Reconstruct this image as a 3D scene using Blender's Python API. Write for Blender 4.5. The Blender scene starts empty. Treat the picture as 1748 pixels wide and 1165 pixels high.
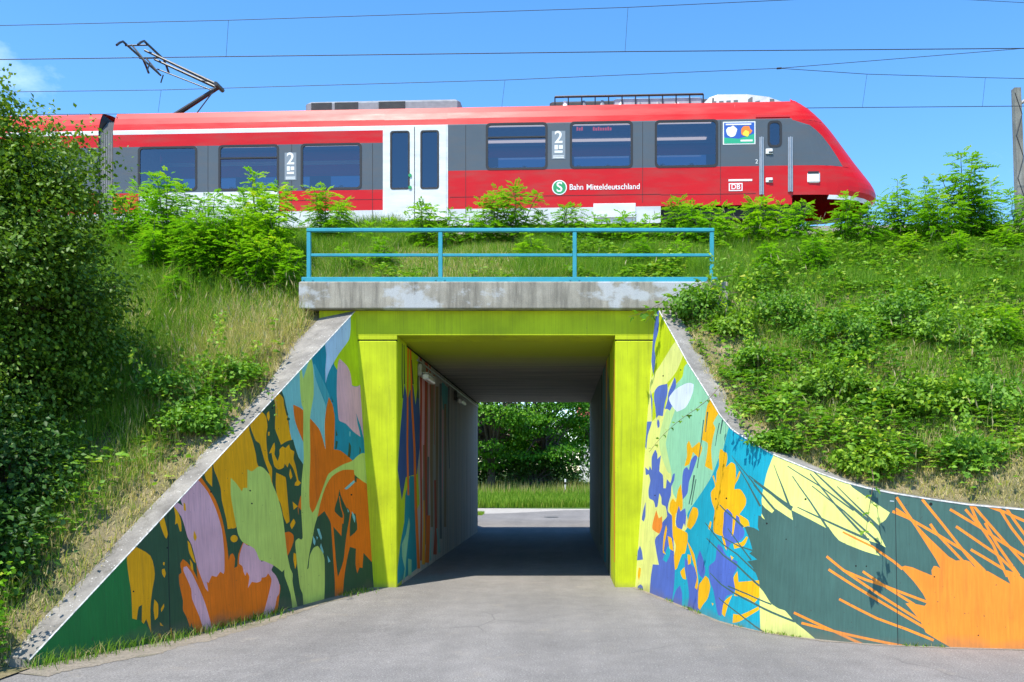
import bpy, math, random
import numpy as np
from mathutils import Vector, Matrix
from mathutils.geometry import delaunay_2d_cdt

R = math.radians
scene = bpy.context.scene
COL = scene.collection
rng = np.random.default_rng(7)
random.seed(7)

# ------------------------------------------------------------------ camera
F, CX, CY, W0, H0 = 1530.0, 961.0, 808.0, 1748.0, 1165.0   # focal length and principal point, photo pixels
EYE = 2.294
cd = bpy.data.cameras.new('camera')
cam = bpy.data.objects.new('camera', cd)
COL.objects.link(cam)
cam.location = (0, 0, EYE)
cam.rotation_euler = (R(90), 0, 0)
cd.sensor_width = 36.0
cd.lens = 36.0 * F / W0
cd.shift_x = -(CX - W0 / 2) / W0
cd.shift_y = (CY - H0 / 2) / W0
cd.clip_start = 0.1
cd.clip_end = 3000
scene.camera = cam

# ------------------------------------------------------------------ sky and sun
SUN = Vector((-0.27, -0.40, 1.0)).normalized()            # towards the sun
sun_el = math.asin(SUN.z)
sun_az = math.atan2(SUN.x, SUN.y)                          # from +Y towards +X
world = bpy.data.worlds.new('World')
scene.world = world
world.use_nodes = True
wn, wl = world.node_tree.nodes, world.node_tree.links
for n in list(wn): wn.remove(n)
w_out = wn.new('ShaderNodeOutputWorld')
w_bg = wn.new('ShaderNodeBackground')
w_bg.inputs['Strength'].default_value = 0.15
sky = wn.new('ShaderNodeTexSky')
sky.sky_type = 'NISHITA'
sky.sun_disc = False
sky.sun_elevation = sun_el
sky.sun_rotation = sun_az
sky.altitude = 300
sky.air_density = 1.0
sky.dust_density = 0.25
sky.ozone_density = 3.0
w_tc = wn.new('ShaderNodeTexCoord')
w_map = wn.new('ShaderNodeMapping')
w_map.inputs['Scale'].default_value = (5.0, 5.0, 9.0)
w_map.inputs['Location'].default_value = (0.3, 1.7, 0.2)
w_n = wn.new('ShaderNodeTexNoise')
w_n.inputs['Scale'].default_value = 1.3
w_n.inputs['Detail'].default_value = 9
w_n.inputs['Roughness'].default_value = 0.62
w_r = wn.new('ShaderNodeValToRGB')
w_r.color_ramp.elements[0].position = 0.69
w_r.color_ramp.elements[0].color = (0, 0, 0, 1)
w_r.color_ramp.elements[1].position = 0.98
w_r.color_ramp.elements[1].color = (0.36, 0.36, 0.36, 1)
w_mx = wn.new('ShaderNodeMixRGB')
w_mx.inputs[2].default_value = (6.6, 7.3, 7.9, 1)
wl.new(w_tc.outputs['Generated'], w_map.inputs['Vector'])
wl.new(w_map.outputs['Vector'], w_n.inputs['Vector'])
w_nm = wn.new('ShaderNodeVectorMath'); w_nm.operation = 'NORMALIZE'
w_ds = wn.new('ShaderNodeVectorMath'); w_ds.operation = 'DISTANCE'
w_ds.inputs[1].default_value = (-0.488, 0.800, 0.352)
w_mr = wn.new('ShaderNodeMapRange')
w_mr.inputs['From Min'].default_value = 0.0; w_mr.inputs['From Max'].default_value = 0.13
w_mr.inputs['To Min'].default_value = 0.235; w_mr.inputs['To Max'].default_value = 0.0
w_ad = wn.new('ShaderNodeMath'); w_ad.operation = 'ADD'
wl.new(w_tc.outputs['Generated'], w_nm.inputs[0])
wl.new(w_nm.outputs[0], w_ds.inputs[0])
wl.new(w_ds.outputs['Value'], w_mr.inputs['Value'])
wl.new(w_n.outputs['Fac'], w_ad.inputs[0])
wl.new(w_mr.outputs['Result'], w_ad.inputs[1])
wl.new(w_ad.outputs[0], w_r.inputs['Fac'])
wl.new(w_r.outputs['Color'], w_mx.inputs[0])
w_hs = wn.new('ShaderNodeHueSaturation')
w_hs.inputs['Saturation'].default_value = 1.26
w_hs.inputs['Value'].default_value = 1.0
wl.new(sky.outputs['Color'], w_hs.inputs['Color'])
wl.new(w_hs.outputs['Color'], w_mx.inputs[1])
wl.new(w_mx.outputs[0], w_bg.inputs['Color'])
wl.new(w_bg.outputs[0], w_out.inputs[0])

sd = bpy.data.lights.new('sun', 'SUN')
sd.energy = 3.6
sd.angle = R(0.53)
sd.color = (1.0, 0.945, 0.85)
sun = bpy.data.objects.new('sun', sd)
COL.objects.link(sun)
sun.rotation_euler = (-SUN).to_track_quat('-Z', 'Y').to_euler()
sun.location = (-20, -30, 60)

vs = scene.view_settings
vs.view_transform = 'Standard'
vs.look = 'None'
vs.gamma = 1.0
vs.exposure = 1.08
vs.use_curve_mapping = False
scene.cycles.max_bounces = 9
scene.cycles.diffuse_bounces = 7
scene.cycles.transparent_max_bounces = 12
scene.cycles.use_denoising = True

# ------------------------------------------------------------------ helpers
def s2l(r, g, b):
    f = lambda c: (c / 255 / 12.92) if c / 255 <= 0.04045 else ((c / 255 + 0.055) / 1.055) ** 2.4
    return (f(r), f(g), f(b))

def ray(px, py):
    return Vector(((px - CX) / F, 1.0, (CY - py) / F))

def at(px, py, Y):
    return Vector(((px - CX) / F * Y, Y, EYE + (CY - py) / F * Y))

def tag(o, label=None, cat=None, group=None, kind=None):
    if label: o['label'] = label
    if cat: o['category'] = cat
    if group: o['group'] = group
    if kind: o['kind'] = kind
    return o

def empty(name, loc=(0, 0, 0), rz=0.0, label=None, cat=None, group=None):
    o = bpy.data.objects.new(name, None)
    o.empty_display_size = 0.2
    COL.objects.link(o)
    o.location = loc
    o.rotation_euler = (0, 0, rz)
    tag(o, label, cat, group)
    return o

def link(name, me, parent=None, local=False):
    o = bpy.data.objects.new(name, me)
    COL.objects.link(o)
    if parent is not None:
        o.parent = parent
        if not local:                      # mesh is in world coordinates
            p, off = parent, Vector((0, 0, 0))
            while p is not None:
                off += Vector(p.location)
                p = p.parent
            o.matrix_parent_inverse = Matrix.Translation(-Vector(parent.location)) if parent.parent is None else Matrix.Identity(4)
    return o

class MB:
    """collects faces, builds ONE mesh object"""
    def __init__(s):
        s.v, s.f, s.m, s.mats = [], [], [], []
    def mi(s, mat):
        if mat not in s.mats: s.mats.append(mat)
        return s.mats.index(mat)
    def face(s, pts, mat):
        b = len(s.v)
        s.v += [tuple(p) for p in pts]
        s.f.append(tuple(range(b, b + len(pts))))
        s.m.append(s.mi(mat))
    def raw(s, verts, faces, mat):
        b = len(s.v)
        s.v += [tuple(p) for p in verts]
        for f in faces:
            s.f.append(tuple(i + b for i in f))
            s.m.append(s.mi(mat))
    def box(s, x0, x1, y0, y1, z0, z1, mat, bev=0.0):
        if bev > 0:
            e = min(bev, (x1 - x0) / 2.5, (y1 - y0) / 2.5, (z1 - z0) / 2.5)
            pts = []
            for z, i in ((z0, e), (z0 + e, 0), (z1 - e, 0), (z1, e)):
                a0, a1, b0, b1 = x0 + i, x1 - i, y0 + i, y1 - i
                pts += [(a0 + e, b0, z), (a1 - e, b0, z), (a1, b0 + e, z), (a1, b1 - e, z),
                        (a1 - e, b1, z), (a0 + e, b1, z), (a0, b1 - e, z), (a0, b0 + e, z)]
            fs = [tuple(range(7, -1, -1)), tuple(range(24, 32))]
            for k in range(3):
                for j in range(8):
                    a, b = k * 8 + j, k * 8 + (j + 1) % 8
                    fs.append((a, b, b + 8, a + 8))
            s.raw(pts, fs, mat)
            return
        s.raw([(x0, y0, z0), (x1, y0, z0), (x1, y1, z0), (x0, y1, z0), (x0, y0, z1), (x1, y0, z1), (x1, y1, z1), (x0, y1, z1)],
              [(3, 2, 1, 0), (4, 5, 6, 7), (0, 1, 5, 4), (1, 2, 6, 5), (2, 3, 7, 6), (3, 0, 4, 7)], mat)
    def tube(s, pts, rad, mat, n=8, cap=True):
        pts = [Vector(p) for p in pts]
        rads = rad if isinstance(rad, (list, tuple)) else [rad] * len(pts)
        rings, base = [], len(s.v)
        for i, p in enumerate(pts):
            d = (pts[min(i + 1, len(pts) - 1)] - pts[max(i - 1, 0)]).normalized()
            a = d.cross(Vector((0, 0, 1)))
            if a.length < 1e-3: a = d.cross(Vector((1, 0, 0)))
            a.normalize(); b = d.cross(a)
            for k in range(n):
                t = 2 * math.pi * k / n
                s.v.append(tuple(p + (a * math.cos(t) + b * math.sin(t)) * rads[i]))
        m = s.mi(mat)
        for i in range(len(pts) - 1):
            for k in range(n):
                q = base + i * n
                s.f.append((q + k, q + (k + 1) % n, q + n + (k + 1) % n, q + n + k)); s.m.append(m)
        if cap:
            s.f.append(tuple(base + k for k in range(n))[::-1]); s.m.append(m)
            q = base + (len(pts) - 1) * n
            s.f.append(tuple(q + k for k in range(n))); s.m.append(m)
    def build(s, name, parent=None, smooth=False, local=False):
        me = bpy.data.meshes.new(name)
        me.from_pydata(s.v, [], s.f)
        for m in s.mats: me.materials.append(m)
        me.polygons.foreach_set('material_index', s.m)
        if smooth: me.polygons.foreach_set('use_smooth', [True] * len(s.f))
        me.update()
        return link(name, me, parent, local)

def cat_rom(pts, n):
    out = []
    P = [pts[0]] + list(pts) + [pts[-1]]
    for i in range(1, len(P) - 2):
        for k in range(n):
            t = k / n
            q = []
            for a, b, c, d in zip(P[i - 1], P[i], P[i + 1], P[i + 2]):
                q.append(0.5 * (2 * b + (c - a) * t + (2 * a - 5 * b + 4 * c - d) * t * t + (3 * b - a - 3 * c + d) * t ** 3))
            out.append(tuple(q))
    out.append(tuple(pts[-1]))
    return out

def vnoise(x, y, sc, seed=0):
    """smooth value noise on arrays"""
    x = np.asarray(x, float) * sc + 100 + seed * 17.3; y = np.asarray(y, float) * sc + 100 + seed * 7.7
    xi, yi = np.floor(x).astype(int), np.floor(y).astype(int)
    fx, fy = x - xi, y - yi
    h = lambda a, b: (np.sin(a * 127.1 + b * 311.7 + seed * 3.1) * 43758.5453) % 1.0
    fx, fy = fx * fx * (3 - 2 * fx), fy * fy * (3 - 2 * fy)
    return (h(xi, yi) * (1 - fx) + h(xi + 1, yi) * fx) * (1 - fy) + (h(xi, yi + 1) * (1 - fx) + h(xi + 1, yi + 1) * fx) * fy

# ------------------------------------------------------------------ materials
def base_mat(name):
    m = bpy.data.materials.new(name)
    m.use_nodes = True
    nt = m.node_tree
    return m, nt, nt.nodes['Principled BSDF'], nt.nodes['Material Output']

def texco(nt, scale, kind='Object'):
    tc = nt.nodes.new('ShaderNodeTexCoord')
    mp = nt.nodes.new('ShaderNodeMapping')
    mp.inputs['Scale'].default_value = scale
    nt.links.new(tc.outputs[kind], mp.inputs['Vector'])
    return mp.outputs['Vector']

def noise(nt, vec, scale=1.0, detail=5, rough=0.55):
    n = nt.nodes.new('ShaderNodeTexNoise')
    n.inputs['Scale'].default_value = scale
    n.inputs['Detail'].default_value = detail
    n.inputs['Roughness'].default_value = rough
    nt.links.new(vec, n.inputs['Vector'])
    return n.outputs['Fac']

def ramp(nt, fac, stops):
    r = nt.nodes.new('ShaderNodeValToRGB')
    e = r.color_ramp.elements
    while len(e) < len(stops): e.new(0.5)
    for k, (p, c) in enumerate(stops):
        e[k].position = p
        e[k].color = (c[0], c[1], c[2], 1) if hasattr(c, '__len__') else (c, c, c, 1)
    nt.links.new(fac, r.inputs['Fac'])
    return r.outputs['Color']

def mixc(nt, fac, a, b, mode='MIX'):
    m = nt.nodes.new('ShaderNodeMixRGB')
    m.blend_type = mode
    for i, x in ((0, fac), (1, a), (2, b)):
        if isinstance(x, (int, float)): m.inputs[i].default_value = x
        elif isinstance(x, tuple): m.inputs[i].default_value = (x[0], x[1], x[2], 1)
        else: nt.links.new(x, m.inputs[i])
    return m.outputs[0]

def bump(nt, bs, height, strength=0.3, dist=0.02):
    b = nt.nodes.new('ShaderNodeBump')
    b.inputs['Strength'].default_value = strength
    b.inputs['Distance'].default_value = dist
    nt.links.new(height, b.inputs['Height'])
    nt.links.new(b.outputs['Normal'], bs.inputs['Normal'])

def simple(name, col, rough=0.6, metal=0.0, spec=0.5, var=0.12, scale=6.0, bmp=0.0, bscale=40.0):
    m, nt, bs, out = base_mat(name)
    vec = texco(nt, (1, 1, 1))
    f = noise(nt, vec, scale, 6)
    c0 = tuple(min(1, c * (1 - var)) for c in col); c1 = tuple(min(1, c * (1 + var)) for c in col)
    nt.links.new(ramp(nt, f, [(0.3, c0), (0.7, c1)]), bs.inputs['Base Color'])
    bs.inputs['Roughness'].default_value = rough
    bs.inputs['Metallic'].default_value = metal
    bs.inputs['Specular IOR Level'].default_value = spec
    if bmp > 0: bump(nt, bs, noise(nt, vec, bscale, 4), bmp)
    return m

def paint(name, rgb, k=1.0, grime=0.5, bl=0.87):
    """mural paint on board-marked concrete: faint vertical grain, grime, rough"""
    m, nt, bs, out = base_mat(name)
    col = tuple(c * k for c in s2l(*rgb))
    grain = noise(nt, texco(nt, (38, 38, 0.8)), 1.0, 3)
    blot = noise(nt, texco(nt, (1, 1, 1)), 1.7, 6)
    pits = noise(nt, texco(nt, (1, 1, 1)), 26, 2, 0.4)
    c = mixc(nt, 1.0, col, ramp(nt, grain, [(0.3, 0.86), (0.7, 1.05)]), 'MULTIPLY')
    c = mixc(nt, 1.0, c, ramp(nt, blot, [(0.3, bl), (0.7, 1.06)]), 'MULTIPLY')
    c = mixc(nt, ramp(nt, pits, [(0.235, 0.75), (0.26, 0.0)]), c, (0.05, 0.05, 0.045))
    tc = nt.nodes.new('ShaderNodeTexCoord'); sp = nt.nodes.new('ShaderNodeSeparateXYZ')
    nt.links.new(tc.outputs['Object'], sp.inputs[0])
    sc = nt.nodes.new('ShaderNodeMath'); sc.operation = 'MULTIPLY'; sc.inputs[1].default_value = 2.2
    nt.links.new(sp.outputs['Z'], sc.inputs[0])
    ad = nt.nodes.new('ShaderNodeMath'); ad.operation = 'ADD'
    nt.links.new(sc.outputs[0], ad.inputs[0]); nt.links.new(blot, ad.inputs[1])
    c = mixc(nt, ramp(nt, ad.outputs[0], [(0.45, 0.45), (0.85, 0.0)]), c, (0.16, 0.13, 0.09))     # splashed dirt at the foot
    run = noise(nt, texco(nt, (9, 9, 0.42)), 1.0, 6, 0.65)
    c = mixc(nt, ramp(nt, run, [(0.54, 0.0), (0.76, grime)]), c, tuple(x * 0.45 + 0.015 for x in col))
    nt.links.new(c, bs.inputs['Base Color'])
    bs.inputs['Roughness'].default_value = 0.72
    bs.inputs['Specular IOR Level'].default_value = 0.3
    bump(nt, bs, grain, 0.35, 0.006)
    return m

def concrete(name, light, dark, streak=True, white=0.0, moss=0.0, spots=0.0):
    m, nt, bs, out = base_mat(name)
    v1 = texco(nt, (1, 1, 1))
    big = noise(nt, v1, 1.6, 8, 0.65)
    fine = noise(nt, v1, 55, 5, 0.7)
    c = ramp(nt, big, [(0.32, dark), (0.66, light)])
    if streak:
        st = noise(nt, texco(nt, (7, 7, 0.55)), 1.0, 7, 0.7)
        c = mixc(nt, ramp(nt, st, [(0.46, 0.0), (0.72, 0.75)]), c, tuple(x * 0.38 for x in dark))
    if white > 0:
        wn_ = noise(nt, texco(nt, (0.9, 0.9, 1.3)), 1.15, 7, 0.6)
        c = mixc(nt, ramp(nt, wn_, [(0.515, 0.0), (0.575, white)]), c, (0.50, 0.52, 0.53))
    if moss > 0:
        mo = noise(nt, v1, 3.3, 7, 0.7)
        c = mixc(nt, ramp(nt, mo, [(0.5, 0.0), (0.72, moss)]), c, (0.075, 0.07, 0.05))
    if spots > 0:
        vo = nt.nodes.new('ShaderNodeTexVoronoi'); vo.inputs['Scale'].default_value = 21
        nt.links.new(v1, vo.inputs['Vector'])
        msk = mixc(nt, 1.0, ramp(nt, vo.outputs['Distance'], [(0.14, 1.0), (0.27, 0.0)]), ramp(nt, noise(nt, v1, 5.5, 5, 0.7), [(0.50, 0.0), (0.60, spots)]), 'MULTIPLY')
        c = mixc(nt, msk, c, (0.66, 0.66, 0.62))
    c = mixc(nt, 1.0, c, ramp(nt, fine, [(0.25, 0.72), (0.75, 1.15)]), 'MULTIPLY')
    nt.links.new(c, bs.inputs['Base Color'])
    bs.inputs['Roughness'].default_value = 0.88
    bs.inputs['Specular IOR Level'].default_value = 0.25
    bump(nt, bs, fine, 0.5, 0.01)
    return m

def leaf_mat(name, stops, trans=0.35, rough=0.5, spec=0.35):
    """colour differs from leaf to leaf through the 'rnd' attribute"""
    m, nt, bs, out = base_mat(name)
    a = nt.nodes.new('ShaderNodeAttribute'); a.attribute_name = 'rnd'
    c = ramp(nt, a.outputs['Fac'], stops)
    oi = nt.nodes.new('ShaderNodeObjectInfo')
    c = mixc(nt, 1.0, c, ramp(nt, oi.outputs['Random'], [(0.0, (0.78, 0.84, 0.9)), (0.5, (1.0, 1.0, 1.0)), (1.0, (1.28, 1.08, 0.9))]), 'MULTIPLY')
    nt.links.new(c, bs.inputs['Base Color'])
    bs.inputs['Roughness'].default_value = rough
    bs.inputs['Specular IOR Level'].default_value = spec
    t = nt.nodes.new('ShaderNodeBsdfTranslucent')
    tcol = mixc(nt, 1.0, c, (1.25, 1.35, 0.55), 'MULTIPLY')
    nt.links.new(tcol, t.inputs['Color'])
    mx = nt.nodes.new('ShaderNodeMixShader'); mx.inputs[0].default_value = trans
    nt.links.new(bs.outputs[0], mx.inputs[1]); nt.links.new(t.outputs[0], mx.inputs[2])
    nt.links.new(mx.outputs[0], out.inputs['Surface'])
    return m

def np_mesh(name, V, faces_len, loops, mats, rnd=None, rnd_dom='FACE', mat_idx=None):
    """V (n,3), faces_len (f,), loops flat ints"""
    me = bpy.data.meshes.new(name)
    me.vertices.add(len(V)); me.vertices.foreach_set('co', np.ascontiguousarray(V, np.float32).ravel())
    me.loops.add(len(loops)); me.loops.foreach_set('vertex_index', np.ascontiguousarray(loops, np.int32))
    me.polygons.add(len(faces_len))
    st = np.concatenate([[0], np.cumsum(faces_len)[:-1]]).astype(np.int32)
    me.polygons.foreach_set('loop_start', st)
    for m in mats: me.materials.append(m)
    if mat_idx is not None: me.polygons.foreach_set('material_index', np.ascontiguousarray(mat_idx, np.int32))
    if rnd is not None:
        at_ = me.attributes.new('rnd', 'FLOAT', rnd_dom)
        at_.data.foreach_set('value', np.ascontiguousarray(rnd, np.float32))
    me.update(calc_edges=True)
    return me

def norm(a):
    return a / np.maximum(np.linalg.norm(a, axis=1, keepdims=True), 1e-9)

def leaves(C, D, N, L, Wd, rnd, fold=0.18):
    """pointed leaves: two quads folded along the midrib; returns V, face lens, loops, rnd per face"""
    D = norm(D); S = norm(np.cross(D, N)); U = norm(np.cross(S, D))
    L = np.asarray(L)[:, None]; Wd = np.asarray(Wd)[:, None]
    base = C; tip = C + D * L - U * L * 0.12
    l = C + D * L * 0.45 + S * Wd * 0.5 + U * Wd * fold
    r = C + D * L * 0.45 - S * Wd * 0.5 + U * Wd * fold
    V = np.stack([base, l, tip, r], 1).reshape(-1, 3)
    n = len(C); o = (np.arange(n) * 4)[:, None]
    loops = np.concatenate([o + np.array([[0, 2, 1]]), o + np.array([[0, 3, 2]])], 1).ravel()
    return V, np.full(2 * n, 3), loops, np.repeat(rnd, 2)

def merge(parts):
    Vs, Fs, Ls, Rs, off = [], [], [], [], 0
    for V, Fl, Lp, rn in parts:
        Vs.append(V); Fs.append(Fl); Ls.append(Lp + off); Rs.append(rn); off += len(V)
    return np.concatenate(Vs), np.concatenate(Fs), np.concatenate(Ls), np.concatenate(Rs)
# ================================================================== MATERIALS OF THE PLACE
M = {}
M['dg'] = paint('paint_dark_green', (52, 84, 56)); M['fg'] = paint('paint_leaf_green', (36, 118, 54))
M['or'] = paint('paint_burnt_orange', (238, 116, 10)); M['yo'] = paint('paint_ochre', (244, 168, 2))
M['mv'] = paint('paint_mauve', (228, 172, 178)); M['lg'] = paint('paint_pale_green', (198, 214, 100))
M['te'] = paint('paint_teal', (16, 140, 156)); M['lt'] = paint('paint_pale_teal', (132, 195, 186)); M['tm'] = paint('paint_mid_teal', (72, 166, 172))
M['li'] = paint('paint_lime', (190, 212, 14)); M['ic'] = paint('paint_ice_blue', (188, 212, 234))
M['tq'] = paint('paint_turquoise', (18, 160, 182)); M['py'] = paint('paint_pale_yellow', (222, 226, 128)); M['mt'] = paint('paint_mint', (146, 206, 164))
M['pm'] = paint('paint_yellow_green', (188, 219, 142)); M['l2'] = paint('paint_olive_lime', (186, 204, 12)); M['bl'] = paint('paint_blue', (78, 104, 182))
M['y2'] = paint('paint_golden_yellow', (236, 178, 8)); M['o3'] = paint('paint_orange', (234, 138, 44)); M['dr'] = paint('paint_grey_green', (64, 98, 90))
M['wh'] = paint('paint_white_petal', (216, 226, 238)); M['nb'] = paint('paint_navy', (52, 84, 140)); M['rd'] = paint('paint_red_drip', (190, 72, 40))
M['jt'] = simple('joint_sealant', (0.025, 0.03, 0.03), 0.9, spec=0.1)
M['hole'] = simple('tie_hole', (0.02, 0.02, 0.02), 0.9, spec=0.1)
M['lime'] = paint('paint_bright_lime', (190, 204, 22), 1.0, 0.8, 0.76)
M['fascia'] = concrete('weathered_fascia_concrete', (0.43, 0.395, 0.32), (0.25, 0.23, 0.185), True, 0.8)
M['cope'] = concrete('lichen_spotted_concrete', (0.31, 0.29, 0.255), (0.15, 0.14, 0.125), False, 0, 0.6, 0.75)
M['cope2'] = concrete('grey_coping_concrete', (0.28, 0.265, 0.24), (0.15, 0.145, 0.13), False, 0, 0.6, 0.35)
M['tun'] = concrete('tunnel_concrete', (0.36, 0.37, 0.38), (0.21, 0.22, 0.235), True)
M['edge'] = simple('white_edge_paint', (0.52, 0.52, 0.49), 0.8, var=0.45, scale=14)
M['cyan'] = simple('turquoise_railing_paint', s2l(48, 148, 164), 0.42, var=0.10, scale=5, bmp=0.04)
M['steel'] = simple('galvanised_steel', (0.35, 0.36, 0.37), 0.45, 0.7)
M['dark_steel'] = simple('dark_steel', (0.045, 0.048, 0.052), 0.45, 0.6)
M['rust'] = simple('rusty_rail', (0.12, 0.07, 0.045), 0.7, 0.3, bmp=0.2)

def soffit_mat():
    m, nt, bs, out = base_mat('soffit_paint_fading_to_board_marks')
    boards = noise(nt, texco(nt, (0.35, 9, 9)), 1.0, 6, 0.6)
    conc = ramp(nt, boards, [(0.3, (0.22, 0.20, 0.155)), (0.7, (0.62, 0.56, 0.44))])
    tc = nt.nodes.new('ShaderNodeTexCoord'); sp = nt.nodes.new('ShaderNodeSeparateXYZ')
    nt.links.new(tc.outputs['Object'], sp.inputs[0])
    a = nt.nodes.new('ShaderNodeMath'); a.operation = 'MULTIPLY_ADD'; a.inputs[1].default_value = -1 / 5.5; a.inputs[2].default_value = 18.0 / 5.5 + 1.2
    nt.links.new(sp.outputs['Y'], a.inputs[0])
    b = nt.nodes.new('ShaderNodeMath'); b.operation = 'MULTIPLY_ADD'; b.inputs[1].default_value = 0.5
    nt.links.new(boards, b.inputs[0]); nt.links.new(a.outputs[0], b.inputs[2])
    lim = tuple(c * 0.9 for c in s2l(180, 196, 20))
    nt.links.new(mixc(nt, ramp(nt, b.outputs[0], [(0.35, 0.0), (0.95, 1.0)]), conc, lim), bs.inputs['Base Color'])
    bs.inputs['Roughness'].default_value = 0.8
    bump(nt, bs, boards, 0.8, 0.015)
    return m
M['soffit'] = soffit_mat()

def tunnel_wall_mat(name, tint):
    """raw concrete with long runs of thinned spray paint, vertical"""
    m, nt, bs, out = base_mat(name)
    st = noise(nt, texco(nt, (1, 5.5, 0.16)), 1.0, 7, 0.65)
    st2 = noise(nt, texco(nt, (1, 2.1, 0.10)), 1.0, 5, 0.6)
    fine = noise(nt, texco(nt, (1, 1, 1)), 45, 4)
    c = ramp(nt, st, [(0.28, tuple(x * 0.45 for x in tint)), (0.5, tint), (0.75, tuple(min(1, x * 1.35) for x in tint))])
    c = mixc(nt, 0.35, c, ramp(nt, st2, [(0.30, (0.10, 0.15, 0.17)), (0.42, (0.24, 0.26, 0.28)), (0.52, (0.30, 0.25, 0.19)), (0.60, (0.33, 0.25, 0.25)), (0.7, (0.19, 0.24, 0.28))]))
    c = mixc(nt, 1.0, c, ramp(nt, fine, [(0.3, 0.85), (0.7, 1.1)]), 'MULTIPLY')
    nt.links.new(c, bs.inputs['Base Color'])
    bs.inputs['Roughness'].default_value = 0.8
    bump(nt, bs, st, 0.25, 0.01)
    return m
M['tw'] = tunnel_wall_mat('streaked_tunnel_concrete', (0.58, 0.53, 0.46))
M['tw2'] = tunnel_wall_mat('streaked_green_tunnel_concrete', (0.12, 0.17, 0.12))

def asphalt_mat():
    m, nt, bs, out = base_mat('worn_asphalt')
    v = texco(nt, (1, 1, 1))
    big = noise(nt, v, 0.35, 6, 0.6); mid = noise(nt, v, 3.0, 5); gr = noise(nt, v, 170, 3, 0.8)
    vo = nt.nodes.new('ShaderNodeTexVoronoi'); vo.inputs['Scale'].default_value = 95; nt.links.new(v, vo.inputs['Vector'])
    c = ramp(nt, big, [(0.3, (0.168, 0.158, 0.147)), (0.7, (0.225, 0.21, 0.193))])
    c = mixc(nt, 1.0, c, ramp(nt, mid, [(0.3, 0.90), (0.7, 1.08)]), 'MULTIPLY')
    c = mixc(nt, 1.0, c, ramp(nt, gr, [(0.3, 0.62), (0.7, 1.32)]), 'MULTIPLY')
    tyre = noise(nt, texco(nt, (0.85, 0.05, 1)), 1.0, 5, 0.6)
    c = mixc(nt, 1.0, c, ramp(nt, tyre, [(0.32, 0.86), (0.68, 1.12)]), 'MULTIPLY')
    agg = noise(nt, v, 48, 3, 0.8)
    c = mixc(nt, 1.0, c, ramp(nt, agg, [(0.34, 0.60), (0.66, 1.36)]), 'MULTIPLY')
    c = mixc(nt, ramp(nt, noise(nt, v, 1.2, 6, 0.7), [(0.60, 0.0), (0.74, 0.35)]), c, (0.34, 0.29, 0.22))
    c = mixc(nt, ramp(nt, vo.outputs['Color'], [(0.86, 0.0), (0.92, 0.5)]), c, (0.5, 0.49, 0.47))
    crk = nt.nodes.new('ShaderNodeTexVoronoi'); crk.feature = 'DISTANCE_TO_EDGE'; crk.inputs['Scale'].default_value = 0.33
    nt.links.new(mixc(nt, 0.12, v, noise(nt, v, 2.0, 4)), crk.inputs['Vector'])
    msk = mixc(nt, 1.0, ramp(nt, crk.outputs['Distance'], [(0.0015, 1.0), (0.004, 0.0)]), ramp(nt, noise(nt, v, 0.5, 2), [(0.5, 0.0), (0.6, 0.55)]), 'MULTIPLY')
    c = mixc(nt, msk, c, (0.07, 0.068, 0.065))
    nt.links.new(c, bs.inputs['Base Color'])
    bs.inputs['Roughness'].default_value = 0.85
    bs.inputs['Specular IOR Level'].default_value = 0.3
    bump(nt, bs, gr, 0.6, 0.006)
    return m
M['asphalt'] = asphalt_mat()

def soil_mat(name, a, b, c_):
    m, nt, bs, out = base_mat(name)
    v = texco(nt, (1, 1, 1))
    f = noise(nt, v, 1.1, 8, 0.65); g = noise(nt, v, 30, 5, 0.7)
    c = ramp(nt, f, [(0.33, a), (0.5, b), (0.68, c_)])
    c = mixc(nt, 1.0, c, ramp(nt, g, [(0.25, 0.55), (0.75, 1.3)]), 'MULTIPLY')
    nt.links.new(c, bs.inputs['Base Color'])
    bs.inputs['Roughness'].default_value = 0.95
    bs.inputs['Specular IOR Level'].default_value = 0.1
    bump(nt, bs, g, 0.8, 0.03)
    return m
M['soil'] = soil_mat('dry_slope_soil', (0.09, 0.10, 0.04), (0.19, 0.165, 0.085), (0.29, 0.23, 0.14))
M['meadow'] = soil_mat('meadow_ground', (0.05, 0.10, 0.02), (0.07, 0.13, 0.03), (0.10, 0.15, 0.04))
M['sand'] = soil_mat('sandy_verge', (0.19, 0.17, 0.13), (0.29, 0.25, 0.20), (0.17, 0.16, 0.11))
M['gravel'] = soil_mat('pale_gravel', (0.34, 0.32, 0.28), (0.42, 0.39, 0.35), (0.30, 0.28, 0.25))
M['ballast'] = soil_mat('track_ballast', (0.16, 0.14, 0.12), (0.24, 0.21, 0.19), (0.30, 0.27, 0.24))

# ================================================================== GROUND, ROAD
def gz(x, y):
    return -0.09 * math.exp(-((x + 5.0) / 1.6) ** 2 - ((y - 13.4) / 2.4) ** 2)

def sheet(name, x0, x1, y0, y1, nx, ny, zoff, mat, keep=None, zf=gz):
    b = MB()
    xs = np.linspace(x0, x1, nx + 1); ys = np.linspace(y0, y1, ny + 1)
    for i in range(nx):
        for j in range(ny):
            if keep and not keep((xs[i] + xs[i + 1]) / 2, (ys[j] + ys[j + 1]) / 2): continue
            b.face([(x, y, zf(x, y) + zoff) for x, y in ((xs[i], ys[j]), (xs[i + 1], ys[j]), (xs[i + 1], ys[j + 1]), (xs[i], ys[j + 1]))], mat)
    return b.build(name)

b = MB()
b.face([(-900, -60, -0.30), (900, -60, -0.30), (900, 1500, -0.30), (-900, 1500, -0.30)], M['meadow'])
tag(b.build('ground'), kind='structure')
tag(sheet('road', -7.0, 14, -8, 50, 42, 116, 0.0, M['asphalt']), kind='structure')

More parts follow.
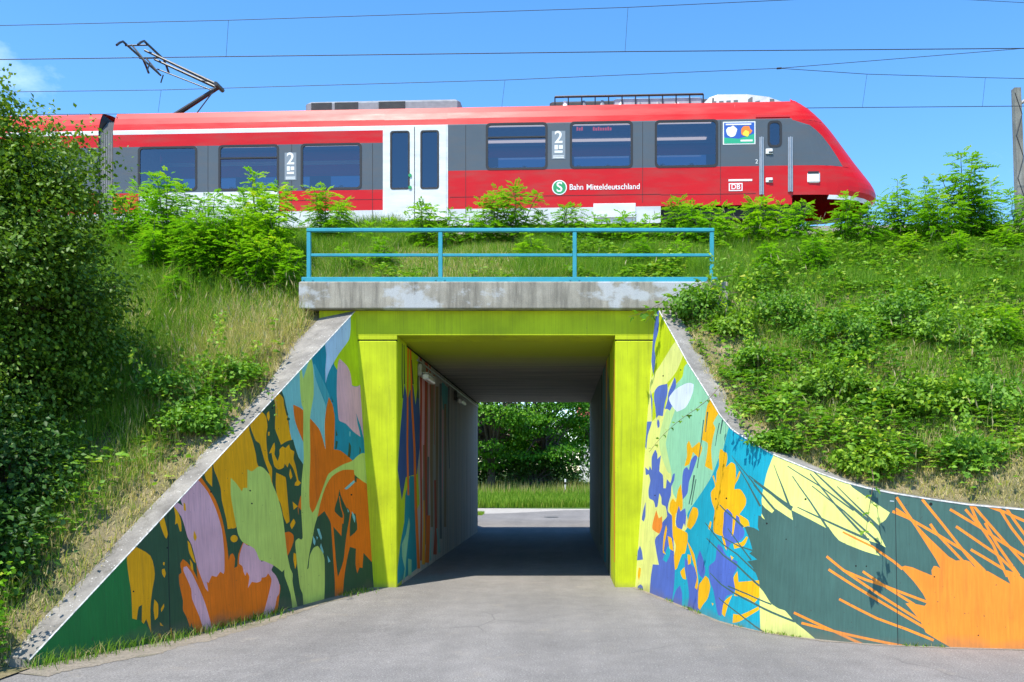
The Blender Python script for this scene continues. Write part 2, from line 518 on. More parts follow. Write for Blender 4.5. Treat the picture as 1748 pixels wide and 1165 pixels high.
b = MB()                                             # crossing road beyond the underpass, bending away to the left
pts_f = [(-40, 52.5), (-20, 51.0), (-6, 49.6), (-3, 51.5), (0, 55.2), (3, 56.4), (16, 56.6), (40, 62)]
pts_n = [(-40, 43.5), (-20, 43), (-6.9, 42.6), (-3, 42.3), (0, 42.1), (3, 42.0), (16, 42), (40, 46)]
for k in range(len(pts_f) - 1):
    b.face([(*pts_n[k], 0.004), (*pts_n[k + 1], 0.004), (*pts_f[k + 1], 0.004), (*pts_f[k], 0.004)], M['asphalt'])
tag(b.build('crossing_road'), kind='structure')
b = MB()
g_f = [(-40, 60), (-20, 59), (-6, 58), (-3, 57.6), (0, 57.2), (3, 57.0), (16, 57), (40, 63)]
for k in range(len(pts_f) - 1):
    b.face([(*pts_f[k], 0.0), (*pts_f[k + 1], 0.0), (*g_f[k + 1], 0.02), (*g_f[k], 0.02)], M['gravel'])
tag(b.build('gravel_path'), kind='structure')
b = MB()
for k in range(len(g_f) - 1):
    b.face([(*g_f[k], 0.0), (*g_f[k + 1], 0.0), (g_f[k + 1][0], 75, 1.2), (g_f[k][0], 75, 1.2)], M['meadow'])
    b.face([(g_f[k][0], 75, 1.2), (g_f[k + 1][0], 75, 1.2), (g_f[k + 1][0], 260, 2.0), (g_f[k][0], 260, 2.0)], M['meadow'])
tag(b.build('far_meadow'), kind='structure')
b = MB()
b.tube([(-0.6, 46.5, 0.0), (-0.6, 46.5, 0.012)], 0.38, M['dark_steel'], 24)
tag(b.build('manhole_cover'), 'round dark manhole cover in the road beyond the underpass', 'manhole cover')

# ================================================================== WING WALLS
class Wall:
    def __init__(s, pts, k, side):
        s.p = [Vector((x, y)) for x, y in pts]; s.k = k
        s.s = [0.0]
        for a, b_ in zip(s.p, s.p[1:]): s.s.append(s.s[-1] + (b_ - a).length)
        s.n = []
        for i in range(len(s.p)):
            t = (s.p[min(i + 1, len(s.p) - 1)] - s.p[max(i - 1, 0)]).normalized()
            s.n.append(Vector((-t.y, t.x)) if side < 0 else Vector((t.y, -t.x)))
    def seg(s, q):
        i = 0
        while i < len(s.s) - 2 and q > s.s[i + 1]: i += 1
        return i, (q - s.s[i]) / (s.s[i + 1] - s.s[i])
    def base(s, q):
        i, t = s.seg(q)
        return s.p[i].lerp(s.p[i + 1], t), s.n[i].lerp(s.n[i + 1], t).normalized()
    def surf(s, q, z, off=0.0):
        i, t = s.seg(q)
        a = s.p[i] - s.n[i] * (s.k * z - off); b_ = s.p[i + 1] - s.n[i + 1] * (s.k * z - off)
        c = a + (b_ - a) * t
        return Vector((c.x, c.y, z))
    def hit(s, px, py):
        d = ray(px, py); z = 2.0
        for it in range(12):
            Q = [p - n * (s.k * z) for p, n in zip(s.p, s.n)]
            f = [q.x - d.x * q.y for q in Q]
            idx = None
            for i in range(len(Q) - 1):
                if f[i] * f[i + 1] <= 0 and f[i] != f[i + 1]: idx = i; break
            if idx is None: idx = 0 if abs(f[0]) < abs(f[-1]) else len(Q) - 2
            t = f[idx] / (f[idx] - f[idx + 1])
            Y = Q[idx].y + (Q[idx + 1].y - Q[idx].y) * t
            z = EYE + d.z * Y
        return (s.s[idx] + t * (s.s[idx + 1] - s.s[idx]), z)

ZS = 300.0 / 1748.0
ORG = {'L1': (400, 520), 'L2': (400, 680), 'L3': (400, 860), 'L4': (200, 780), 'L5': (200, 930), 'L6': (0, 960),
       'R1': (1080, 520), 'R2': (1080, 700), 'R3': (1080, 890), 'R4': (1290, 760), 'R5': (1290, 920), 'R6': (1448, 820), 'R7': (1448, 960),
       'T1': (660, 560), 'T2': (660, 820), 'P': None}
def trace(*runs):
    out = []
    for reg, pts in runs:
        o = ORG[reg]
        out += [(x, y) if o is None else (o[0] + x * ZS, o[1] + y * ZS) for x, y in pts]
    return out

def soften(pts, n=3):
    """rounds a traced outline except at its sharp corners"""
    m = len(pts); out = []
    tan = []
    for i in range(m):
        a, b_, c = Vector(pts[i - 1]), Vector(pts[i]), Vector(pts[(i + 1) % m])
        u, v = b_ - a, c - b_
        if u.length < 1e-6 or v.length < 1e-6 or u.angle(v) > 1.15: tan.append(Vector((0, 0)))
        else: tan.append((u.normalized() + v.normalized()) * 0.5 * min(u.length, v.length) * 0.9)
    for i in range(m):
        p0, p1 = Vector(pts[i]), Vector(pts[(i + 1) % m]); t0, t1 = tan[i], tan[(i + 1) % m]
        for k in range(n):
            t = k / n
            h = p0 * (2 * t ** 3 - 3 * t * t + 1) + t0 * (t ** 3 - 2 * t * t + t) + p1 * (-2 * t ** 3 + 3 * t * t) + t1 * (t ** 3 - t * t)
            out.append((h.x, h.y))
    return out

def stroke(pts, w0, w1):
    """polygon round a brush line, widths in photo pixels"""
    P = [Vector(p) for p in pts]; l, r = [], []
    for i, p in enumerate(P):
        d = (P[min(i + 1, len(P) - 1)] - P[max(i - 1, 0)]).normalized()
        n = Vector((-d.y, d.x)) * (w0 + (w1 - w0) * i / max(1, len(P) - 1)) * 0.5
        l.append(tuple(p + n)); r.append(tuple(p - n))
    return l + r[::-1]

def disc(c, r, n=8):
    return [(c[0] + r * math.cos(2 * math.pi * k / n), c[1] + r * math.sin(2 * math.pi * k / n)) for k in range(n)]

def mural(name, outline, shapes, to3d, tosz, breaks, parent, default):
    """one flush skin: the wall outline cut up by all painted shapes, later shapes cover earlier ones"""
    V, E, polys, cols = [], [], [], []
    lo = min(p[1] for p in outline) - 0.5; hi = max(p[1] for p in outline) + 0.5
    for col, poly in [(default, outline)] + [(c, [tosz(*p) for p in q]) for c, q in shapes]:
        q = []
        for p in poly:
            if q and (Vector(p) - Vector(q[-1])).length < 0.002: continue
            q.append(p)
        if len(q) < 3: continue
        b0 = len(V); m = len(q)
        V.extend(Vector(p) for p in q); E.extend((b0 + i, b0 + (i + 1) % m) for i in range(m))
        polys.append(np.array(q)); cols.append(col)
    for s_ in breaks:
        V.extend([Vector((s_, lo)), Vector((s_, hi))]); E.append((len(V) - 2, len(V) - 1))
    vo, eo, fo, _, _, _ = delaunay_2d_cdt(V, E, [], 0, 1e-5, False)
    co = np.array([(v.x, v.y) for v in vo]); fa = np.array(fo)
    cen = co[fa].mean(1)
    own = np.full(len(fa), -1)
    for k, q in enumerate(polys):
        x, y = cen[:, 0], cen[:, 1]
        sel = np.where((x > q[:, 0].min()) & (x < q[:, 0].max()) & (y > q[:, 1].min()) & (y < q[:, 1].max()))[0]
        wn_ = np.zeros(len(sel), int); X, Y = x[sel], y[sel]
        for (x0, y0), (x1, y1) in zip(q, np.roll(q, -1, 0)):
            cr = (x1 - x0) * (Y - y0) - (X - x0) * (y1 - y0)
            wn_ += ((y0 <= Y) & (y1 > Y) & (cr > 0)).astype(int) - ((y0 > Y) & (y1 <= Y) & (cr < 0)).astype(int)
        inside = sel[wn_ != 0]
        if k == 0: own[inside] = 0
        else: own[inside[own[inside] >= 0]] = k
    mats, mi, keep = [], [], []
    for f, k in zip(fo, own):
        if k < 0: continue
        c = cols[k]
        if c not in mats: mats.append(c)
        keep.append(f); mi.append(mats.index(c))
    me = bpy.data.meshes.new(name)
    me.from_pydata([tuple(to3d(v.x, v.y)) for v in vo], [], keep)
    for c in mats: me.materials.append(M[c])
    me.polygons.foreach_set('material_index', mi)
    me.update()
    return link(name, me, parent)

# ---- left wall -----------------------------------------------------------------
LW = Wall([(-3.80, 18.0), (-6.32, 10.57), (-6.416, 10.285)], 0.064, -1)
RWp = [(1.45, 18.0), (1.69, 17.0), (1.93, 16.0), (2.17, 15.0), (2.42, 13.9)]
RWc = cat_rom([(2.42, 13.9), (2.88, 12.95), (3.46, 12.40), (4.05, 12.06), (4.87, 11.84), (6.0, 11.66), (8.0, 11.50), (11.0, 11.40)], 6)
RW = Wall(RWp[:-1] + RWc, 0.070, 1)

L_shapes = [
 ('fg', trace(('L6', [(200, 1150), (250, 1000), (1260, -80), (1290, 200), (1320, 560), (1420, 590), (1500, 690), (1520, 750), (1512, 900), (1480, 1050), (200, 1250)]))),
 ('te', trace(('L1', [(755, 535), (910, 370), (1250, 20), (1340, 20), (1330, 1165)]), ('L2', [(1340, 700), (1160, 640), (1050, 560), (900, 560), (780, 300)]), ('L1', [(860, 900), (800, 700)]))),
 ('lt', trace(('L1', [(465, 855), (760, 525), (790, 620), (800, 700), (830, 800), (870, 900), (905, 990), (915, 1060), (905, 1165)]),
              ('L2', [(900, 300), (908, 520), (800, 640), (690, 660), (660, 650), (600, 480), (560, 400), (545, 250), (520, 100), (490, 0)]), ('L1', [(480, 900)]))),
 ('tm', trace(('L1', [(785, 600), (815, 760), (865, 880), (905, 970), (922, 1060), (950, 930), (905, 810), (850, 690), (800, 590)]))),
 ('li', trace(('L1', [(1155, 110), (1225, 20), (1330, 20), (1320, 760), (1285, 765), (1240, 810), (1200, 815), (1165, 800), (1150, 700), (1120, 610), (1045, 540), (1030, 590), (1030, 660), (990, 590), (1040, 480), (1140, 350)]))),
 ('li', trace(('L1', [(895, 400), (930, 350), (920, 435)]))),
 ('ic', trace(('L1', [(905, 365), (1155, 100), (1156, 240), (1140, 350), (1040, 490), (965, 620), (930, 700), (908, 785), (905, 650), (916, 500)]))),
 ('mv', trace(('L1', [(1045, 540), (1120, 610), (1155, 690), (1170, 810), (1215, 820), (1250, 800), (1285, 765), (1285, 860), (1275, 960), (1275, 1060), (1290, 1165)]),
              ('L2', [(1310, 270), (1316, 380), (1310, 470), (1295, 460), (1285, 400), (1260, 290), (1235, 220), (1213, 150), (1225, 250), (1245, 330), (1255, 385), (1180, 330), (1110, 255), (1045, 225), (1035, 180)]), ('L1', [(1030, 1060), (1020, 900), (1022, 700), (1030, 600)]))),
 # ochre block and the dark runs through it
 ('yo', trace(('L2', [(-190, 585), (390, -60), (470, -90), (495, 30), (525, 160), (550, 320), (572, 420), (590, 560), (600, 640), (640, 830), (660, 860), (640, 1000), (545, 1165)]), ('L3', [(548, 180), (520, 200), (490, 130), (465, 0)]),
              ('L4', [(1620, 560), (1540, 300), (1250, 500), (1182, 705), (1135, 715), (1100, 720), (1085, 620), (1040, 430), (1030, 320), (1000, 220), (965, 130), (955, 60)]))),
 ('dg', trace(('L2', [(150, 250), (175, 330), (215, 425), (250, 450), (270, 510), (300, 620), (350, 750), (330, 745), (235, 670), (215, 560), (185, 440), (150, 320)]))),
 ('dg', trace(('L2', [(265, 130), (390, -30), (410, 90), (405, 300), (440, 400), (465, 465), (520, 430), (585, 412), (600, 470), (640, 590), (685, 660), (680, 830), (680, 1165)]), ('L3', [(680, 700), (690, 1060), (470, 1060), (420, 700), (560, 600), (520, 450), (500, 250), (475, 120)]),
              ('L2', [(455, 1165), (420, 980), (375, 830), (375, 700), (340, 620), (322, 470), (318, 360), (330, 290), (320, 200), (300, 160)]))),
 ('yo', trace(('L2', [(325, 150), (345, 130), (352, 190), (340, 230), (325, 190)]))),
 ('yo', trace(('L2', [(335, 335), (352, 335), (350, 372), (335, 375)]))),
 ('yo', trace(('L2', [(345, 550), (385, 460), (400, 440), (405, 500), (400, 560), (432, 625), (450, 560), (450, 510), (480, 480), (510, 495), (545, 460), (560, 510), (595, 530), (590, 600), (612, 680), (637, 815), (662, 840), (640, 870), (600, 870), (605, 840), (622, 820), (600, 740), (580, 690), (545, 640), (530, 690), (500, 650), (490, 690), (440, 710), (400, 680), (380, 600), (370, 545)]))),
 ('yo', trace(('L2', [(556, 700), (577, 780), (560, 808), (546, 760)]))),
 ('yo', trace(('L2', [(415, 740), (480, 770), (510, 790), (520, 870), (530, 1000), (545, 1165)]), ('L3', [(548, 180), (520, 200), (490, 130), (460, 0)]), ('L2', [(432, 1000), (412, 880)]))),
 ('yo', trace(('L2', [(580, 1030), (632, 1075), (590, 1110)]))),
 ('yo', trace(('L3', [(555, 210), (590, 150), (608, 190), (572, 255)]))),
 ('yo', trace(('L3', [(640, 135), (668, 140), (668, 190), (645, 180)]))),
 ('yo', trace(('L3', [(590, 490), (612, 500), (620, 600), (605, 650), (588, 560)]))),
 ('dg', trace(('L1', [(435, 875), (465, 850), (495, 920), (520, 1040), (538, 1100), (520, 1108), (495, 1000), (485, 930)]))),
 ('dg', disc(trace(('L2', [(537, 208)]))[0], 2.6)),
 # orange flower beside the pillar
 ('dg', trace(('L3', [(640, 100), (760, 60), (850, 60), (960, -100), (1390, 300), (1400, 860), (1000, 1000), (880, 1010), (640, 900)]))),
 ('or', trace(('L2', [(585, 65), (685, 120), (700, 300), (692, 450), (640, 330), (600, 210)]))),
 ('or', trace(('L2', [(660, 970), (632, 1090), (640, 1165)]), ('L3', [(637, 30), (690, 100), (690, -60)]))),
 ('or', trace(('L2', [(740, 185), (840, 300), (875, 390), (907, 512), (898, 270), (915, 100), (940, -10), (975, 60), (1000, 200), (990, 510), (1050, 520), (1120, 570), (1170, 615), (1250, 700), (1200, 740), (1200, 790), (1320, 830), (1400, 850), (1410, 1165)]),
              ('L3', [(1420, 200), (1400, 540), (1365, 580), (1285, 490), (1275, 640), (1245, 635), (1222, 695), (1205, 600), (1210, 450), (1150, 430), (1120, 560), (1090, 760), (1078, 970), (1000, 980), (1000, 780), (985, 560), (960, 200), (940, 150), (895, 75), (830, 130), (780, 140), (720, 30)]), ('L2', [(720, 1050)]))),
 ('dg', trace(('L3', [(985, 230), (1065, 322), (1080, 140), (1128, 40), (1152, 90), (1110, 350), (1085, 570), (1030, 730), (1010, 560)]))),
 ('dg', trace(('L2', [(1045, 905), (1062, 975), (1100, 1060), (1140, 1135)]), ('L3', [(1085, 140), (1062, 140), (1000, 80)]), ('L2', [(1000, 1090), (1032, 985)]))),
 ('dg', trace(('L3', [(1165, 100), (1205, 100), (1222, 260), (1150, 330), (1150, 200)]))),
 ('or', stroke(trace(('L2', [(1045, 975), (1060, 1080), (1085, 1165)]), ('L3', [(1078, 200)])), 1.2, 2.4)),
] + [('lt', trace((r_, p_))) for r_, p_ in (
   ('L3', [(822, 250), (845, 250), (872, 340), (862, 362), (840, 310)]), ('L3', [(782, 320), (808, 370), (800, 415), (785, 390)]), ('L3', [(862, 395), (888, 480), (880, 512), (853, 430)]),
   ('L3', [(925, 515), (957, 575), (935, 587)]), ('L3', [(1168, 78), (1203, 130), (1198, 192), (1178, 140)]), ('L3', [(1122, 50), (1140, 75), (1130, 92)]), ('L3', [(815, 325), (832, 335), (822, 362)]),
   ('L2', [(1095, 900), (1190, 815), (1202, 835), (1120, 908)]), ('L2', [(1145, 330), (1156, 335), (1152, 385), (1146, 375)]))
] + [('dg', trace((r_, p_))) for r_, p_ in (
   ('L2', [(1008, 305), (1028, 370), (1010, 378)]), ('L2', [(1008, 425), (1030, 430), (1018, 500), (1003, 512)]), ('L2', [(1140, 435), (1162, 480), (1152, 592), (1126, 580), (1135, 520)]),
   ('L2', [(1245, 478), (1260, 520), (1245, 562)]), ('L2', [(1195, 780), (1218, 790), (1216, 838), (1200, 830)]), ('L1', [(962, 905), (985, 970), (975, 975)]))
] + [
 ('or', trace(('L3', [(500, 290), (545, 280), (585, 310), (590, 370), (560, 460), (530, 520), (512, 450)]))),
 # left flower: orange cup, mauve petals
 ('or', trace(('L4', [(790, 235), (830, 195), (900, 300), (980, 430), (1045, 620), (1090, 850), (1110, 1030), (1125, 975), (1150, 960), (1172, 1010), (1165, 1105), (1195, 1090), (1205, 970), (1260, 835), (1300, 870)]),
              ('L5', [(1300, 200), (1500, 280), (1620, 400), (1612, 520), (1580, 690), (1450, 760), (930, 900), (780, 930), (740, 780), (725, 828), (690, 720), (655, 650), (655, 560), (620, 400), (615, 300), (640, 280), (628, 190), (655, 145), (700, 180), (760, 260), (800, 345), (790, 200)]))),
 ('mv', trace(('L4', [(630, 420), (800, 225), (900, 350), (980, 520), (1040, 720), (1065, 950), (1067, 1130)]), ('L5', [(1060, 292), (1025, 270), (990, 320), (940, 310), (910, 380), (890, 370), (906, 467), (880, 440), (840, 340), (800, 230), (740, 0)]),
              ('L4', [(700, 800), (640, 600), (550, 480), (590, 450), (655, 490)]))),
 ('mv', trace(('L5', [(1250, 0), (1220, 100), (1215, 190), (1245, 215), (1260, 280), (1275, 310), (1290, 270), (1315, 320), (1300, 432), (1340, 370), (1390, 378), (1430, 360), (1435, 330), (1480, 320), (1500, 285), (1535, 340), (1520, 440), (1480, 600), (1445, 720), (1490, 705), (1560, 650), (1590, 520), (1610, 490), (1615, 400), (1580, 310), (1535, 255), (1555, 210), (1480, 160), (1435, 170), (1380, 60), (1340, 20)]), ('L4', [(1290, 880), (1260, 855)]))),
 ('mv', trace(('L5', [(660, 225), (690, 215), (740, 280), (830, 470), (880, 600), (945, 850), (890, 900), (862, 860), (820, 720), (745, 540), (735, 440), (680, 310), (660, 260)]))),
 ('lg', trace(('L1', [(650, 645), (668, 625), (685, 740), (730, 600), (765, 510), (785, 640), (790, 900), (762, 1060)]),
              ('L2', [(752, 230), (756, 600), (745, 900), (750, 1080), (775, 1140), (800, 1110), (850, 980), (900, 840), (940, 750), (1080, 660), (1170, 625), (1230, 570), (1280, 545), (1380, 570), (1380, 830), (1318, 852), (1195, 760), (1190, 715), (1080, 715), (970, 780), (905, 890)]),
              ('L3', [(855, 0), (830, 120), (800, 220), (780, 330), (745, 500), (724, 655), (738, 640), (750, 520), (790, 440), (830, 420), (880, 490), (897, 560), (900, 800), (892, 1010), (790, 1040), (690, 1070), (680, 900), (655, 840), (630, 650), (608, 430), (610, 370), (640, 345), (665, 360), (680, 340), (668, 100)]),
              ('L2', [(665, 1000), (670, 820), (690, 600), (685, 420), (685, 100)]), ('L1', [(670, 1000), (655, 850)]))),
 ('lg', trace(('L4', [(1130, 210), (1180, 260), (1240, 345), (1255, 310), (1295, 310), (1295, 125), (1340, 145), (1410, 95), (1460, 115), (1520, 190), (1535, 250), (1590, 380), (1640, 560), (1670, 780), (1690, 960), (1720, 1110)]),
              ('L3', [(552, 640), (580, 700), (578, 770), (600, 900), (640, 1080), (580, 1080), (560, 900), (500, 720), (498, 655), (475, 680), (400, 620), (290, 570), (250, 560), (200, 450), (80, 380), (40, 310)]), ('L4', [(1200, 760), (1160, 560), (1130, 380)]))),
] + [('yo', trace((r_, p_))) for r_, p_ in (
   ('L5', [(100, 110), (190, 25), (330, 110), (375, 290), (350, 450), (330, 640), (340, 885), (290, 740), (265, 787), (245, 770), (248, 600), (215, 620), (195, 747), (150, 735), (140, 480), (110, 280)]),
   ('L4', [(420, 640), (462, 590), (505, 770), (490, 815), (475, 800)]), ('L4', [(560, 490), (600, 540), (635, 640), (640, 740), (625, 745), (600, 660), (575, 675), (580, 590)]),
   ('L4', [(870, 160), (945, 70), (945, 300), (885, 230)]), ('L4', [(660, 455), (678, 470), (685, 540), (662, 530)]), ('L4', [(765, 735), (792, 800), (775, 842), (758, 800)]),
   ('L4', [(700, 835), (725, 860), (782, 1060), (760, 1040), (715, 950)]), ('L5', [(723, 145), (750, 190), (758, 258), (735, 240)]), ('L5', [(370, 545), (407, 590), (405, 720), (375, 752), (362, 650)]),
   ('L5', [(465, 588), (468, 620), (440, 672), (435, 640)]), ('L5', [(425, 772), (462, 812), (430, 805)]), ('L5', [(535, 822), (557, 940), (530, 990), (520, 900)]), ('L5', [(413, 880), (437, 890), (430, 960), (410, 950)]),
   ('L5', [(630, 872), (652, 910), (640, 960), (610, 940)]), ('L5', [(445, 248), (470, 238), (484, 290), (470, 330), (447, 290)]), ('L5', [(457, 176), (474, 176), (470, 208), (457, 202)]))
] + [('yo', disc(trace(('L4', [(1163, 815)]))[0], 6.2, 10))]
L_lines = [('jt', stroke([(286.5, 860), (288, 980), (291, 1110)], 1.3, 1.5))]
L_dots = [('hole', disc(p, 1.5)) for p in ((285.5, 935.5), (360, 840), (369, 1068), (437, 1051), (198, 1113), (465, 697), (430, 860), (600, 845), (228, 1010), (427, 838))]

lw = empty('wing_wall', (-5.0, 14.0, 0), 0, 'straight sloping left wing wall painted with tulips, pink petals and orange flowers', 'wing wall')
zt = lambda px, py, w: w.hit(px, py)
l_top = [LW.hit(616, 520.3), LW.hit(606, 531), LW.hit(328, 828.5), LW.hit(50, 1126)]
out_l = [(-0.25, -0.5), (-0.25, l_top[0][1])] + [l_top[0], l_top[2], l_top[3], (l_top[3][0] + 0.06, -0.5)]
mural('mural', out_l, [(c, soften(p)) for c, p in L_shapes] + L_lines + L_dots, lambda s_, z: LW.surf(s_, z), LW.hit, [LW.s[1]], lw, 'dg')

def coping(w, prof, widths, name, parent, mat, lift=0.0):
    """prof: list of (s, z) along the top; slab with a white painted front arris"""
    b = MB()
    ring = []
    for (s_, z), wd in zip(prof, widths):
        p = w.surf(s_, z, 0.006); _, n = w.base(s_)
        n3 = Vector((n.x, n.y, 0)); f = Vector((p.x, p.y, z))
        ring.append((f + Vector((0, 0, -0.018)), f + n3 * 0.002 + Vector((0, 0, -0.008)), f - n3 * 0.010 + Vector((0, 0, 0.002)), f - n3 * wd + Vector((0, 0, 0.02 + lift)), f - n3 * wd + Vector((0, 0, -0.9)), f - n3 * 0.05 + Vector((0, 0, -0.9))))
    for a, c in zip(ring, ring[1:]):
        for j in range(5):
            b.face([a[j], c[j], c[j + 1], a[j + 1]], M['edge'] if j < 2 else mat)
    b.face(ring[0][::-1], mat); b.face(ring[-1], mat)
    return b.build(name, parent)

def dens(prof, n):
    out = []
    for (a, c) in zip(prof, prof[1:]):
        for k in range(n): out.append((a[0] + (c[0] - a[0]) * k / n, a[1] + (c[1] - a[1]) * k / n))
    return out + [prof[-1]]
pl = dens([l_top[1], l_top[3]], 12)
coping(LW, pl, [0.36 + 0.62 * max(0, 1 - q[0] / 2.6) for q in pl], 'coping', lw, M['cope'])
b = MB()                                                    # blunt end of the wall
e0, n0 = LW.base(l_top[3][0] + 0.06)
e0 = Vector((e0.x, e0.y, 0)); n0 = Vector((n0.x, n0.y, 0))
b.face([e0 + Vector((0, 0, -.4)), e0 - n0 * .4 + Vector((0, 0, -.4)), e0 - n0 * .4 + Vector((0, 0, .1)), e0 + Vector((0, 0, .1))], M['cope'])
b.build('wall_end', lw)
M['bn'] = paint('paint_thin_brown', (150, 122, 84)); M['bd'] = paint('paint_thin_slate', (104, 110, 112))
